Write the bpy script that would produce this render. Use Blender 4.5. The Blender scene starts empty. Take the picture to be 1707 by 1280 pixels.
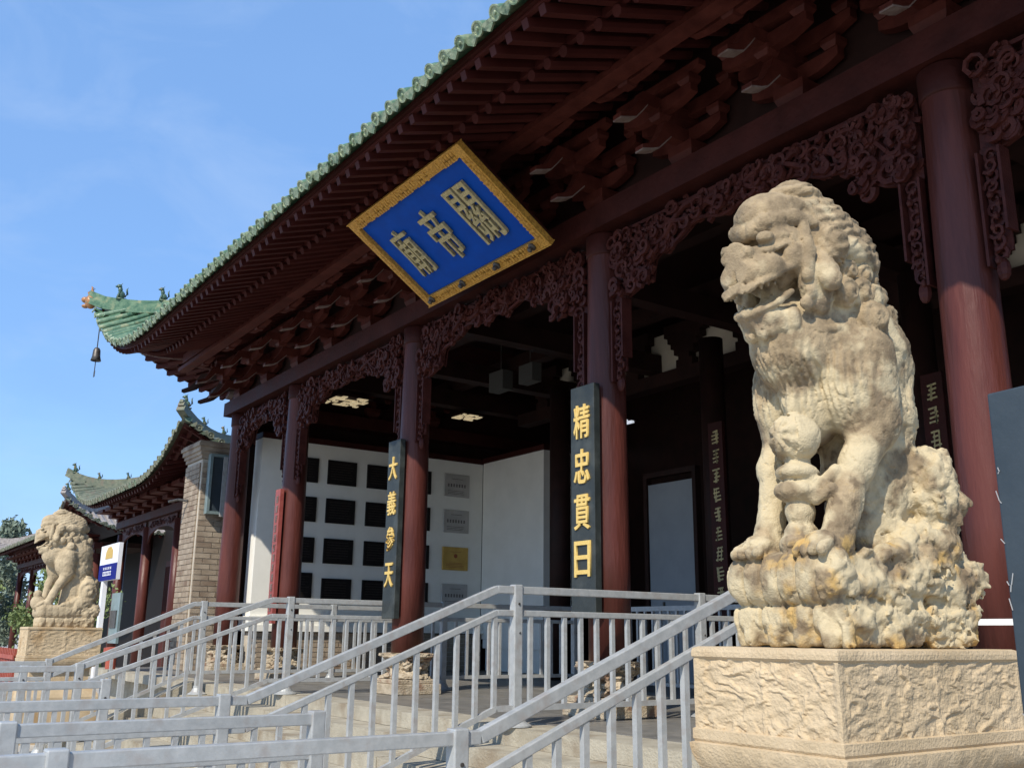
import bpy, bmesh, math, random
import numpy as np
from mathutils import Vector, Matrix, noise as mnoise
R = math.radians
random.seed(7)
scn = bpy.context.scene
COL = scn.collection
# ------------------------------------------------------------------ camera
EYE = 0.8
cam_d = bpy.data.cameras.new("camera"); cam = bpy.data.objects.new("camera", cam_d); COL.objects.link(cam)
cam_d.sensor_width = 36.0; cam_d.lens = 34.44; cam_d.clip_start = 0.05; cam_d.clip_end = 5000
right = Vector((0.57203762, 0.82015676, 0.01076346)).normalized()
fwd = Vector((-0.7961139, 0.55201425, 0.2479575)).normalized()
up = right.cross(fwd).normalized(); right = fwd.cross(up).normalized()
mw = Matrix((right, up, -fwd)).transposed().to_4x4(); mw.translation = Vector((0, 0, EYE))
cam.matrix_world = mw
scn.camera = cam
scn.render.resolution_x = 1024; scn.render.resolution_y = 767
# ------------------------------------------------------------------ sky and sun
SUN_EL, SUN_AZ = R(42.5), R(31)           # azimuth measured from -Y towards +X
sdir = Vector((math.sin(SUN_AZ)*math.cos(SUN_EL), -math.cos(SUN_AZ)*math.cos(SUN_EL), math.sin(SUN_EL)))
world = bpy.data.worlds.new("World"); scn.world = world; world.use_nodes = True
wn = world.node_tree; bg = wn.nodes['Background']
sky = wn.nodes.new('ShaderNodeTexSky'); sky.sky_type = 'NISHITA'; sky.sun_disc = False
sky.sun_elevation = SUN_EL; sky.sun_rotation = R(180-31); sky.altitude = 0; sky.air_density = 1.0; sky.dust_density = 0.0; sky.ozone_density = 3.0
hs = wn.nodes.new('ShaderNodeHueSaturation'); hs.inputs['Saturation'].default_value = 1.12
wn.links.new(sky.outputs[0], hs.inputs['Color'])
wtc = wn.nodes.new('ShaderNodeTexCoord'); wmp = wn.nodes.new('ShaderNodeMapping'); wmp.inputs[3].default_value = (1.2, 1.2, 3.4); wn.links.new(wtc.outputs['Generated'], wmp.inputs[0])
wno = wn.nodes.new('ShaderNodeTexNoise'); wno.inputs['Scale'].default_value = 1.7; wno.inputs['Detail'].default_value = 7; wno.inputs['Roughness'].default_value = .55; wn.links.new(wmp.outputs[0], wno.inputs[0])
wrg = wn.nodes.new('ShaderNodeMapRange'); wrg.inputs[1].default_value = .42; wrg.inputs[2].default_value = .75; wrg.inputs[3].default_value = .66; wrg.inputs[4].default_value = .86; wn.links.new(wno.outputs[0], wrg.inputs[0])
wmx = wn.nodes.new('ShaderNodeMix'); wmx.data_type = 'RGBA'; wn.links.new(wrg.outputs[0], wmx.inputs[0]); wn.links.new(hs.outputs[0], wmx.inputs[6]); wmx.inputs[7].default_value = (.98, 1.82, 3.50, 1)   # thin high haze
wn2 = wn.nodes.new('ShaderNodeTexNoise'); wn2.inputs['Scale'].default_value = 2.6; wn2.inputs['Detail'].default_value = 9; wn2.inputs['Roughness'].default_value = .6; wn2.inputs['Distortion'].default_value = .6
wmp2 = wn.nodes.new('ShaderNodeMapping'); wmp2.inputs[2].default_value = (0, .35, .5); wmp2.inputs[3].default_value = (.8, 2.2, 4.5); wn.links.new(wtc.outputs['Generated'], wmp2.inputs[0]); wn.links.new(wmp2.outputs[0], wn2.inputs[0])
wr2 = wn.nodes.new('ShaderNodeMapRange'); wr2.inputs[1].default_value = .48; wr2.inputs[2].default_value = .78; wr2.inputs[3].default_value = 0; wr2.inputs[4].default_value = .30; wn.links.new(wn2.outputs[0], wr2.inputs[0])
wm2 = wn.nodes.new('ShaderNodeMix'); wm2.data_type = 'RGBA'; wn.links.new(wr2.outputs[0], wm2.inputs[0]); wn.links.new(wmx.outputs[2], wm2.inputs[6]); wm2.inputs[7].default_value = (2.1, 2.75, 3.9, 1)   # faint wisps
wn.links.new(wm2.outputs[2], bg.inputs[0]); bg.inputs[1].default_value = 0.15
sun_d = bpy.data.lights.new("sun", 'SUN'); sun_d.energy = 2.9; sun_d.angle = R(0.53); sun_d.color = (1.0, 0.92, 0.79)
sun = bpy.data.objects.new("sun", sun_d); COL.objects.link(sun)
sun.rotation_euler = sdir.to_track_quat('Z', 'Y').to_euler(); sun.location = (5, -20, 30)
scn.view_settings.view_transform = 'Standard'; scn.view_settings.look = 'None'
scn.view_settings.exposure = 0.78; scn.view_settings.gamma = 1.0
scn.view_settings.use_curve_mapping = False

# ------------------------------------------------------------------ materials
def mat(name, c1, c2=None, scale=4.0, rough=0.6, bump=0.0, bscale=30.0, metallic=0.0, c3=None, emit=0.0, spec=0.5, stretch=None, detail=6.0, lo=0.35, hi=0.65):
    m = bpy.data.materials.new(name); m.use_nodes = True; nt = m.node_tree; N = nt.nodes; L = nt.links
    b = N['Principled BSDF']; b.inputs['Roughness'].default_value = rough; b.inputs['Metallic'].default_value = metallic
    b.inputs['Specular IOR Level'].default_value = spec
    tc = N.new('ShaderNodeTexCoord'); mp = N.new('ShaderNodeMapping'); L.new(tc.outputs['Object'], mp.inputs[0])
    oi = N.new('ShaderNodeObjectInfo'); cx = N.new('ShaderNodeCombineXYZ')
    ml = N.new('ShaderNodeMath'); ml.operation = 'MULTIPLY'; ml.inputs[1].default_value = 37.0
    L.new(oi.outputs['Random'], ml.inputs[0]); L.new(ml.outputs[0], cx.inputs[0]); L.new(ml.outputs[0], cx.inputs[1]); L.new(cx.outputs[0], mp.inputs[1])
    if stretch: mp.inputs[3].default_value = stretch
    n1 = N.new('ShaderNodeTexNoise'); n1.inputs['Scale'].default_value = scale; n1.inputs['Detail'].default_value = detail; n1.inputs['Roughness'].default_value = 0.62
    L.new(mp.outputs[0], n1.inputs[0])
    cr = N.new('ShaderNodeValToRGB'); e = cr.color_ramp.elements
    e[0].position = lo; e[1].position = hi
    e[0].color = (*c1, 1); e[1].color = (*(c2 or c1), 1)
    L.new(n1.outputs[0], cr.inputs[0])
    out = cr.outputs[0]
    if c3:
        n3 = N.new('ShaderNodeTexNoise'); n3.inputs['Scale'].default_value = scale*0.6; n3.inputs['Detail'].default_value = 4
        mp3 = N.new('ShaderNodeMapping'); mp3.inputs[1].default_value = (11, 5, 3); L.new(mp.outputs[0], mp3.inputs[0]); L.new(mp3.outputs[0], n3.inputs[0])
        r3 = N.new('ShaderNodeValToRGB'); r3.color_ramp.elements[0].position = 0.54; r3.color_ramp.elements[1].position = 0.68
        L.new(n3.outputs[0], r3.inputs[0])
        mx = N.new('ShaderNodeMix'); mx.data_type = 'RGBA'; L.new(r3.outputs[0], mx.inputs[0]); L.new(out, mx.inputs[6]); mx.inputs[7].default_value = (*c3, 1)
        out = mx.outputs[2]
    L.new(out, b.inputs['Base Color'])
    # slight roughness variation
    rr = N.new('ShaderNodeMapRange'); rr.inputs[3].default_value = max(0.05, rough-0.1); rr.inputs[4].default_value = min(1, rough+0.12)
    L.new(n1.outputs[0], rr.inputs[0]); L.new(rr.outputs[0], b.inputs['Roughness'])
    if bump:
        n2 = N.new('ShaderNodeTexNoise'); n2.inputs['Scale'].default_value = bscale; n2.inputs['Detail'].default_value = 5
        L.new(mp.outputs[0], n2.inputs[0])
        bp = N.new('ShaderNodeBump'); bp.inputs['Strength'].default_value = bump; bp.inputs['Distance'].default_value = 0.02
        L.new(n2.outputs[0], bp.inputs['Height']); L.new(bp.outputs[0], b.inputs['Normal'])
    if emit:
        L.new(out, b.inputs['Emission Color']); b.inputs['Emission Strength'].default_value = emit
    return m

M = dict(
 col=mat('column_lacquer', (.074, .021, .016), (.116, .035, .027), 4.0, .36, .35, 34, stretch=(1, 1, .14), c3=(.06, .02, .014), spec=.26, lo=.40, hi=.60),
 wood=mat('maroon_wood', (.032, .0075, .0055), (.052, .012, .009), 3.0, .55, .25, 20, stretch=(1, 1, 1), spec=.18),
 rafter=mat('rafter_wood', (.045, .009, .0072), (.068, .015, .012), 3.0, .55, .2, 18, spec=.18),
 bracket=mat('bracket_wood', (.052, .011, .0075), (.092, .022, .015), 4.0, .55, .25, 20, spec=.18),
 edge=mat('pale_worn_edge', (.24, .19, .165), (.16, .10, .085), 9.0, .5),
 carve=mat('carved_wood', (.046, .011, .0085), (.082, .022, .0165), 7.0, .5, .3, 60, spec=.18),
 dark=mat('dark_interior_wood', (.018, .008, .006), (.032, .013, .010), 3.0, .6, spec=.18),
 tile=mat('green_glazed_tile', (.045, .115, .065), (.13, .22, .125), 9.0, .35, .15, 40, c3=(.24, .27, .15)),
 tilecap=mat('pale_green_tile_end', (.33, .37, .24), (.13, .21, .12), 16.0, .45, .5, 60, c3=(.05, .09, .05)),
 tiledark=mat('dark_green_figure', (.035, .08, .055), (.09, .15, .10), 12.0, .3, .3, 60, c3=(.3, .2, .08)),
 orange=mat('amber_glaze', (.45, .20, .07), (.25, .14, .06), 14.0, .35, .3, 40),
 gtile=mat('grey_clay_tile', (.20, .18, .17), (.34, .31, .29), 8.0, .7, .3, 40),
 gtile2=mat('olive_clay_tile', (.14, .15, .10), (.24, .24, .165), 6.0, .6, .3, 40, c3=(.12, .2, .12)),
 gtile3=mat('faded_green_tile', (.085, .105, .07), (.17, .18, .12), 7.0, .5, .3, 40, c3=(.15, .13, .09)),
 stone=mat('lion_stone', (.175, .128, .074), (.41, .31, .185), 8.0, .9, .30, 130, c3=(.25, .185, .115), detail=9),
 stone2=mat('far_lion_stone', (.38, .30, .19), (.54, .44, .29), 5.0, .9, .5, 30),
 ped=mat('pedestal_stone', (.47, .36, .22), (.59, .46, .295), 4.0, .9, .4, 90, c3=(.40, .27, .14), detail=9),
 plinth=mat('plinth_stone', (.36, .29, .20), (.54, .46, .34), 8.0, .9, 1.0, 45, c3=(.28, .17, .11)),
 step=mat('step_stone', (.33, .295, .225), (.45, .41, .32), 4.0, .85, .5, 50, c3=(.27, .22, .155)),
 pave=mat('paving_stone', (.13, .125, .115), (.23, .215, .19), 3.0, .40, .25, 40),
 ground=mat('ground_paving', (.40, .375, .33), (.51, .48, .42), 1.2, .8, .3, 30),
 steel=mat('galvanised_steel', (.36, .375, .375), (.45, .46, .455), 14.0, .40, .08, 60, metallic=.12, c3=(.36, .345, .33)),
 white=mat('white_plaster', (.80, .79, .73), (.86, .85, .79), 2.0, .8),
 greywall=mat('grey_white_wall', (.24, .26, .28), (.28, .30, .32), 2.0, .6),
 brick=mat('grey_brick', (.26, .20, .145), (.40, .33, .25), 2.5, .9, .6, 60, c3=(.20, .14, .10)),
 mortar=mat('pale_mortar', (.48, .43, .35), (.55, .50, .42), 6.0, .95, .4, 60),
 black=mat('black_plaque', (.006, .005, .005), (.016, .012, .011), 12.0, .6, spec=.25),
 silver=mat('brushed_plate', (.40, .39, .37), (.50, .48, .46), 3.0, .4, metallic=.3),
 brass=mat('brass_plate', (.58, .38, .10), (.48, .30, .07), 4.0, .35, metallic=.4),
 faint=mat('faint_engraving', (.030, .022, .018), None, 4, .6),
 ink=mat('dark_ink', (.06, .05, .05), None, 4, .7),
 blue=mat('plaque_blue', (.002, .055, .34), (.003, .070, .42), 4.0, .6, .05, 40, spec=.12),
 gold=mat('gold_frame', (.72, .40, .07), (.50, .25, .04), 40.0, .45, .8, 90, metallic=.25, detail=3, lo=.42, hi=.58),
 goldchar=mat('weathered_gold', (.66, .54, .26), (.36, .31, .17), 22.0, .45, .6, 90, metallic=.25),
 leaf=mat('gold_leaf', (.86, .62, .20), (.75, .50, .14), 12.0, .45, .2, 60, metallic=.2),
 board=mat('dark_green_board', (.020, .025, .024), (.034, .040, .038), 5.0, .5, .2, 30, c3=(.055, .062, .058)),
 redboard=mat('red_board', (.26, .055, .045), (.34, .085, .07), 6.0, .5, .2, 30),
 nboard=mat('blue_grey_board', (.022, .034, .044), (.034, .048, .060), 4.0, .55, .1, 30),
 teal=mat('teal_metal', (.22, .30, .30), (.30, .38, .38), 6.0, .4, metallic=.4),
 bronze=mat('dark_bronze', (.06, .055, .05), (.12, .11, .10), 12.0, .45, metallic=.5),
 beige=mat('beige_panel', (.60, .52, .40), (.68, .60, .47), 3.0, .8),
 leafy=mat('foliage', (.10, .15, .045), (.20, .25, .09), 6.0, .7),
 leafy2=mat('foliage_grey', (.10, .14, .10), (.19, .23, .17), 6.0, .7),
 bark=mat('bark', (.09, .07, .05), (.14, .11, .08), 8.0, .9),
 redfence=mat('red_fence', (.40, .09, .05), (.30, .06, .04), 8.0, .6),
 signwhite=mat('sign_white', (.80, .80, .82), None, 4, .4),
 signblue=mat('sign_blue', (.008, .012, .17), None, 4, .6, spec=.1),
 signgold=mat('sign_gold', (.65, .42, .05), (.5, .3, .03), 30, .4),
 lamp=mat('lamp_lattice', (1.0, .84, .55), (.55, .42, .22), 30, .5, emit=.26),
 lampw=mat('lamp_white', (.85, .9, 1.0), None, 4, .5, emit=.35),
)

def stain(m, colour, zlo, zhi, scale, thr=.5, seed=3.0):
    """ochre lichen and iron stains growing over the lower part of a carved stone"""
    nt = m.node_tree; N = nt.nodes; L = nt.links; b = N['Principled BSDF']
    src = b.inputs['Base Color'].links[0].from_socket
    tc = N.new('ShaderNodeTexCoord'); sp = N.new('ShaderNodeSeparateXYZ'); L.new(tc.outputs['Object'], sp.inputs[0])
    mr = N.new('ShaderNodeMapRange'); mr.inputs[1].default_value = zhi; mr.inputs[2].default_value = zlo; mr.inputs[3].default_value = -.16; mr.inputs[4].default_value = .12
    L.new(sp.outputs[2], mr.inputs[0])
    mp = N.new('ShaderNodeMapping'); mp.inputs[1].default_value = (seed, seed*2, 1); L.new(tc.outputs['Object'], mp.inputs[0])
    n = N.new('ShaderNodeTexNoise'); n.inputs['Scale'].default_value = scale; n.inputs['Detail'].default_value = 7; L.new(mp.outputs[0], n.inputs[0])
    ad = N.new('ShaderNodeMath'); ad.operation = 'ADD'; L.new(n.outputs[0], ad.inputs[0]); L.new(mr.outputs[0], ad.inputs[1])
    r = N.new('ShaderNodeValToRGB'); r.color_ramp.elements[0].position = thr; r.color_ramp.elements[1].position = thr+.10; L.new(ad.outputs[0], r.inputs[0])
    mx = N.new('ShaderNodeMix'); mx.data_type = 'RGBA'; L.new(r.outputs[0], mx.inputs[0]); L.new(src, mx.inputs[6]); mx.inputs[7].default_value = (*colour, 1)
    L.new(mx.outputs[2], b.inputs['Base Color'])
stain(M['stone'], (.48, .31, .11), .05, .8, 7.0, .53, 3.0)
stain(M['stone'], (.20, .145, .085), .0, 2.6, 18.0, .565, 8.0)
stain(M['stone'], (.52, .43, .27), 1.0, 2.6, 5.0, .56, 5.0)
# ------------------------------------------------------------------ helpers
def tag(o, label=None, cat=None, group=None, kind=None):
    if label: o['label'] = label
    if cat: o['category'] = cat
    if group: o['group'] = group
    if kind: o['kind'] = kind
    return o
def empty(name, loc, label=None, cat=None, group=None):
    o = bpy.data.objects.new(name, None); COL.objects.link(o); o.location = loc; o.empty_display_size = .2
    return tag(o, label, cat, group)
def worldloc(o):
    v = Vector((0, 0, 0))
    while o: v += Vector(o.location); o = o.parent
    return v
class MB:
    def __init__(s): s.v = []; s.f = []; s.mi = []; s.cur = 0
    def add(s, vs, fs):
        b = len(s.v); s.v += [tuple(v) for v in vs]; s.f += [tuple(i+b for i in f) for f in fs]; s.mi += [s.cur]*len(fs); return s
    def box(s, x0, x1, y0, y1, z0, z1, mtx=None, taper=0, tz=0):
        vs = [Vector((x, y, z)) for z in (z0, z1) for y in (y0, y1) for x in (x0, x1)]
        if taper:
            cx, cy = (x0+x1)/2, (y0+y1)/2
            for v in vs[:4]: v.x = cx+(v.x-cx)*taper; v.y = cy+(v.y-cy)*taper
        if mtx: vs = [mtx @ v for v in vs]
        return s.add(vs, [(0, 2, 3, 1), (4, 5, 7, 6), (0, 1, 5, 4), (2, 6, 7, 3), (0, 4, 6, 2), (1, 3, 7, 5)])
    def bar(s, a, b, w, h, upv=(0, 0, 1)):
        a = Vector(a); b = Vector(b); d = (b-a).normalized(); u = Vector(upv)
        sd = d.cross(u)
        if sd.length < 1e-4: sd = d.cross(Vector((0, 1, 0)))
        sd.normalize(); u2 = sd.cross(d).normalized()
        vs = [p+sd*x*w/2+u2*z*h/2 for p in (a, b) for x, z in ((-1, -1), (1, -1), (1, 1), (-1, 1))]
        return s.add(vs, [(0, 3, 2, 1), (4, 5, 6, 7), (0, 1, 5, 4), (1, 2, 6, 5), (2, 3, 7, 6), (3, 0, 4, 7)])
    def tube(s, pts, r, n=6, cap=True, flat=1.0, flatax=None):
        pts = [Vector(p) for p in pts]; m = len(pts); vs = []; fs = []
        rs = r if isinstance(r, (list, tuple)) else [r]*m
        ref = Vector((0, 0, 1))
        for i, p in enumerate(pts):
            d = (pts[min(i+1, m-1)]-pts[max(i-1, 0)])
            d = d.normalized() if d.length > 1e-9 else Vector((0, 0, 1))
            if flatax is not None: a = Vector(flatax)
            else: a = ref if abs(d.dot(ref)) < .9 else Vector((0, 1, 0))
            sd = d.cross(a)
            if sd.length < 1e-5: sd = d.orthogonal()
            sd.normalize(); u = sd.cross(d).normalized()
            for k in range(n):
                t = 2*math.pi*(k+.5)/n
                vs.append(p+sd*math.cos(t)*rs[i]+u*math.sin(t)*rs[i]*flat)
        for i in range(m-1):
            for k in range(n):
                k2 = (k+1) % n
                fs.append((i*n+k, i*n+k2, (i+1)*n+k2, (i+1)*n+k))
        if cap: fs += [tuple(range(n))[::-1], tuple(range((m-1)*n, m*n))]
        return s.add(vs, fs)
    def lathe(s, prof, c, n=24, axis=None, sq=0):
        vs = []; fs = []; m = len(prof); c = Vector(c)
        for r, z in prof:
            for k in range(n):
                t = 2*math.pi*k/n; ct, st = math.cos(t), math.sin(t)
                q = 1.0
                if sq: q = 1/(abs(ct)**sq+abs(st)**sq)**(1/sq)
                v = Vector((r*ct*q, r*st*q, z))
                if axis: v = axis @ v
                vs.append(c+v)
        for i in range(m-1):
            for k in range(n):
                k2 = (k+1) % n
                fs.append((i*n+k, i*n+k2, (i+1)*n+k2, (i+1)*n+k))
        fs += [tuple(range(n))[::-1], tuple(range((m-1)*n, m*n))]
        return s.add(vs, fs)
    def prism(s, poly, fn, t0, t1):
        """poly: list of 2D points, fn(u,v,t)->3D"""
        n = len(poly); vs = [fn(u, v, t) for t in (t0, t1) for u, v in poly]
        fs = [tuple(range(n))[::-1], tuple(range(n, 2*n))]+[(i, (i+1) % n, n+(i+1) % n, n+i) for i in range(n)]
        return s.add(vs, fs)
    def blob(s, c, r, n=8, m=6):
        vs = []; fs = []; c = Vector(c)
        for j in range(m+1):
            ph = math.pi*j/m
            for k in range(n):
                t = 2*math.pi*k/n
                vs.append(c+Vector((r[0]*math.sin(ph)*math.cos(t), r[1]*math.sin(ph)*math.sin(t), r[2]*math.cos(ph))))
        for j in range(m):
            for k in range(n):
                fs.append((j*n+k, (j+1)*n+k, (j+1)*n+(k+1) % n, j*n+(k+1) % n))
        return s.add(vs, fs)
    def mesh(s, name, mats, smooth=False):
        me = bpy.data.meshes.new(name); me.from_pydata(s.v, [], s.f)
        if not isinstance(mats, (list, tuple)): mats = [mats]
        for m in mats: me.materials.append(m)
        if len(mats) > 1: me.polygons.foreach_set('material_index', s.mi)
        bm = bmesh.new(); bm.from_mesh(me); bmesh.ops.recalc_face_normals(bm, faces=bm.faces); bm.to_mesh(me); bm.free()
        if smooth: me.shade_smooth()
        me.update(); return me
    def build(s, name, mats, parent=None, smooth=False, loc=None):
        """geometry in world coordinates; origin goes to parent's origin"""
        o = bpy.data.objects.new(name, s.mesh(name, mats, smooth)); COL.objects.link(o)
        if parent:
            o.parent = parent; o.location = -worldloc(parent) if loc is None else loc
        elif loc is not None: o.location = loc
        return o
def inst(name, me, parent, mtx):
    """mesh given in local coords, placed at world matrix mtx, parent unrotated"""
    o = bpy.data.objects.new(name, me); COL.objects.link(o)
    if parent:
        o.parent = parent; mtx = Matrix.Translation(-worldloc_r(parent)) @ mtx
    o.matrix_local = mtx
    return o
def worldloc_r(o):
    return worldloc(o)
def bevel(o, w=.01, seg=2):
    md = o.modifiers.new('bevel', 'BEVEL'); md.width = w; md.segments = seg; md.limit_method = 'ANGLE'; md.angle_limit = R(40)
def autosmooth(me):
    me.shade_smooth()
T = Matrix.Translation
def Rz(a): return Matrix.Rotation(a, 4, 'Z')
def Rx(a): return Matrix.Rotation(a, 4, 'X')
def Ry(a): return Matrix.Rotation(a, 4, 'Y')

# numpy value noise
_rng = np.random.RandomState(3); _LAT = _rng.rand(64, 64, 64).astype(np.float32)
def vnoise(x, y, z):
    xi = np.floor(x).astype(int); yi = np.floor(y).astype(int); zi = np.floor(z).astype(int)
    fx = (x-xi).astype(np.float32); fy = (y-yi).astype(np.float32); fz = (z-zi).astype(np.float32)
    fx = fx*fx*(3-2*fx); fy = fy*fy*(3-2*fy); fz = fz*fz*(3-2*fz)
    def L(a, b, c): return _LAT[(xi+a) & 63, (yi+b) & 63, (zi+c) & 63]
    c00 = L(0, 0, 0)*(1-fx)+L(1, 0, 0)*fx; c10 = L(0, 1, 0)*(1-fx)+L(1, 1, 0)*fx
    c01 = L(0, 0, 1)*(1-fx)+L(1, 0, 1)*fx; c11 = L(0, 1, 1)*(1-fx)+L(1, 1, 1)*fx
    return ((c00*(1-fy)+c10*fy)*(1-fz)+(c01*(1-fy)+c11*fy)*fz)-.5
def fbm(x, y, z, o=4):
    a = 1.0; s = 0
    for i in range(o):
        s = s+a*vnoise(x+i*7.3, y+i*3.1, z+i*5.7); a *= .5; x = x*2.03; y = y*2.03; z = z*2.03
    return s

def text_mesh(body, size, ext=.01, off=0.0, name='text'):
    cu = bpy.data.curves.new(name, 'FONT'); cu.body = body; cu.size = size; cu.extrude = ext; cu.offset = off
    cu.align_x = 'CENTER'; cu.align_y = 'CENTER'; cu.resolution_u = 3
    o = bpy.data.objects.new(name, cu); COL.objects.link(o)
    dg = bpy.context.evaluated_depsgraph_get(); dg.update()
    me = bpy.data.meshes.new_from_object(o.evaluated_get(dg))
    bpy.data.objects.remove(o); 
    # centre the glyph
    if len(me.vertices):
        xs = [v.co.x for v in me.vertices]; ys = [v.co.y for v in me.vertices]
        cx = (min(xs)+max(xs))/2; cy = (min(ys)+max(ys))/2; hx = (max(xs)-min(xs)); hy = (max(ys)-min(ys))
        for v in me.vertices: v.co.x = (v.co.x-cx)/hx; v.co.y = (v.co.y-cy)/hy
    me.name = name
    me.materials.clear()
    return me

# ================================================================== GROUND
ZG = -0.95
g = MB(); g.add([(-900, -400, ZG), (400, -400, ZG), (400, 900, ZG), (-900, 900, ZG)], [(0, 1, 2, 3)])
tag(g.build('ground', M['ground']), kind='structure')
XL0, XR0 = -24.0, 0.5
steps = tag(MB().box(XL0, XR0, 5.70, 19, ZG+.004, -.06).build('terrace', M['step']), kind='structure')
# paving stones on the terrace, near part one by one
rs = random.Random(4)
ys = [5.28, 5.75, 6.6, 7.5, 8.4, 9.4, 10.6, 12.0, 13.6, 19]
pav = {}
for j in range(len(ys)-1):
    x = XL0 + (j % 2)*.6
    xs = [XL0]
    while x < XR0-.8:
        x += 1.25
        xs.append(min(x, XR0))
    if xs[-1] < XR0: xs.append(XR0)
    for i in range(len(xs)-1):
        b = MB(); dz = rs.uniform(-.003, .003)
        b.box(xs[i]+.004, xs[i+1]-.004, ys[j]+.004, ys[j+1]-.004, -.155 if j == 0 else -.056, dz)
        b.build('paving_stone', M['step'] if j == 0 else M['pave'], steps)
# steps
flight = tag(MB().box(-16.2, -4.35, 3.55, 5.27, ZG+.004, ZG+.06).build('stair_base', M['step']), kind='structure')
for k in range(1, 6):
    y0 = 5.28-.37*k; zt = -.158*k
    x = -16.2 + (k % 2)*.7; xs = [-16.2]
    while x < -5.2:
        x += 1.5; xs.append(min(x, -4.35))
    if xs[-1] < -4.35: xs.append(-4.35)
    for i in range(len(xs)-1):
        b = MB(); d = rs.uniform(-.004, .004)
        b.box(xs[i]+.003, xs[i+1]-.003, y0+d, y0+.40, zt-.155, zt+rs.uniform(-.002, .002))
        o = b.build('step_stone', M['step'], flight)
    if k: 
        b = MB(); b.box(-16.2, -4.35, y0+.40, 5.27, ZG+.062, zt-.158); 
        if zt-.158 > ZG+.08: b.build('step_core', M['step'], flight)
# sloping side stones of the stair
for xa in (-16.55, -4.32):
    b = MB(); b.prism([(3.1, ZG), (5.27, ZG), (5.27, .02), (5.1, .02), (3.1, ZG+.12)], lambda u, v, t: (t, u, v), xa, xa+.33)
    tag(b.build('stair_side_stone', M['step']), 'long sloping stone coping at the %s end of the steps' % ('far' if xa < -10 else 'near'), 'stair coping')

# ================================================================== MAIN HALL
YC = 6.9
CX = [-20.0, -16.9, -12.45, -8.1, -3.83, -0.7]
hall = empty('temple_gate_hall', (-10.3, YC, 0), 'long maroon timber temple hall with upturned green tiled roof and carved friezes', 'temple hall')
XL, XR, YF, YB = -22.4, 1.8, 4.2, 20.0
Z0 = 6.12
def roofz(x, y, P):
    xl, xr, yf, yb, z0, lift, S, p, sl = P[:9]
    a = sorted((x-xl, xr-x, y-yf, yb-y))
    d = max(a[0], 0); s = max(a[1], 0)
    return z0+sl*d+.03*d*d+lift*(max(0, 1-s/S)**p)*(1 if len(P) > 9 else max(0, 1-d/4.0))
PH = (XL, XR, YF, YB, Z0, 1.66, 5.0, 2.7, .50, 1)

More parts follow.
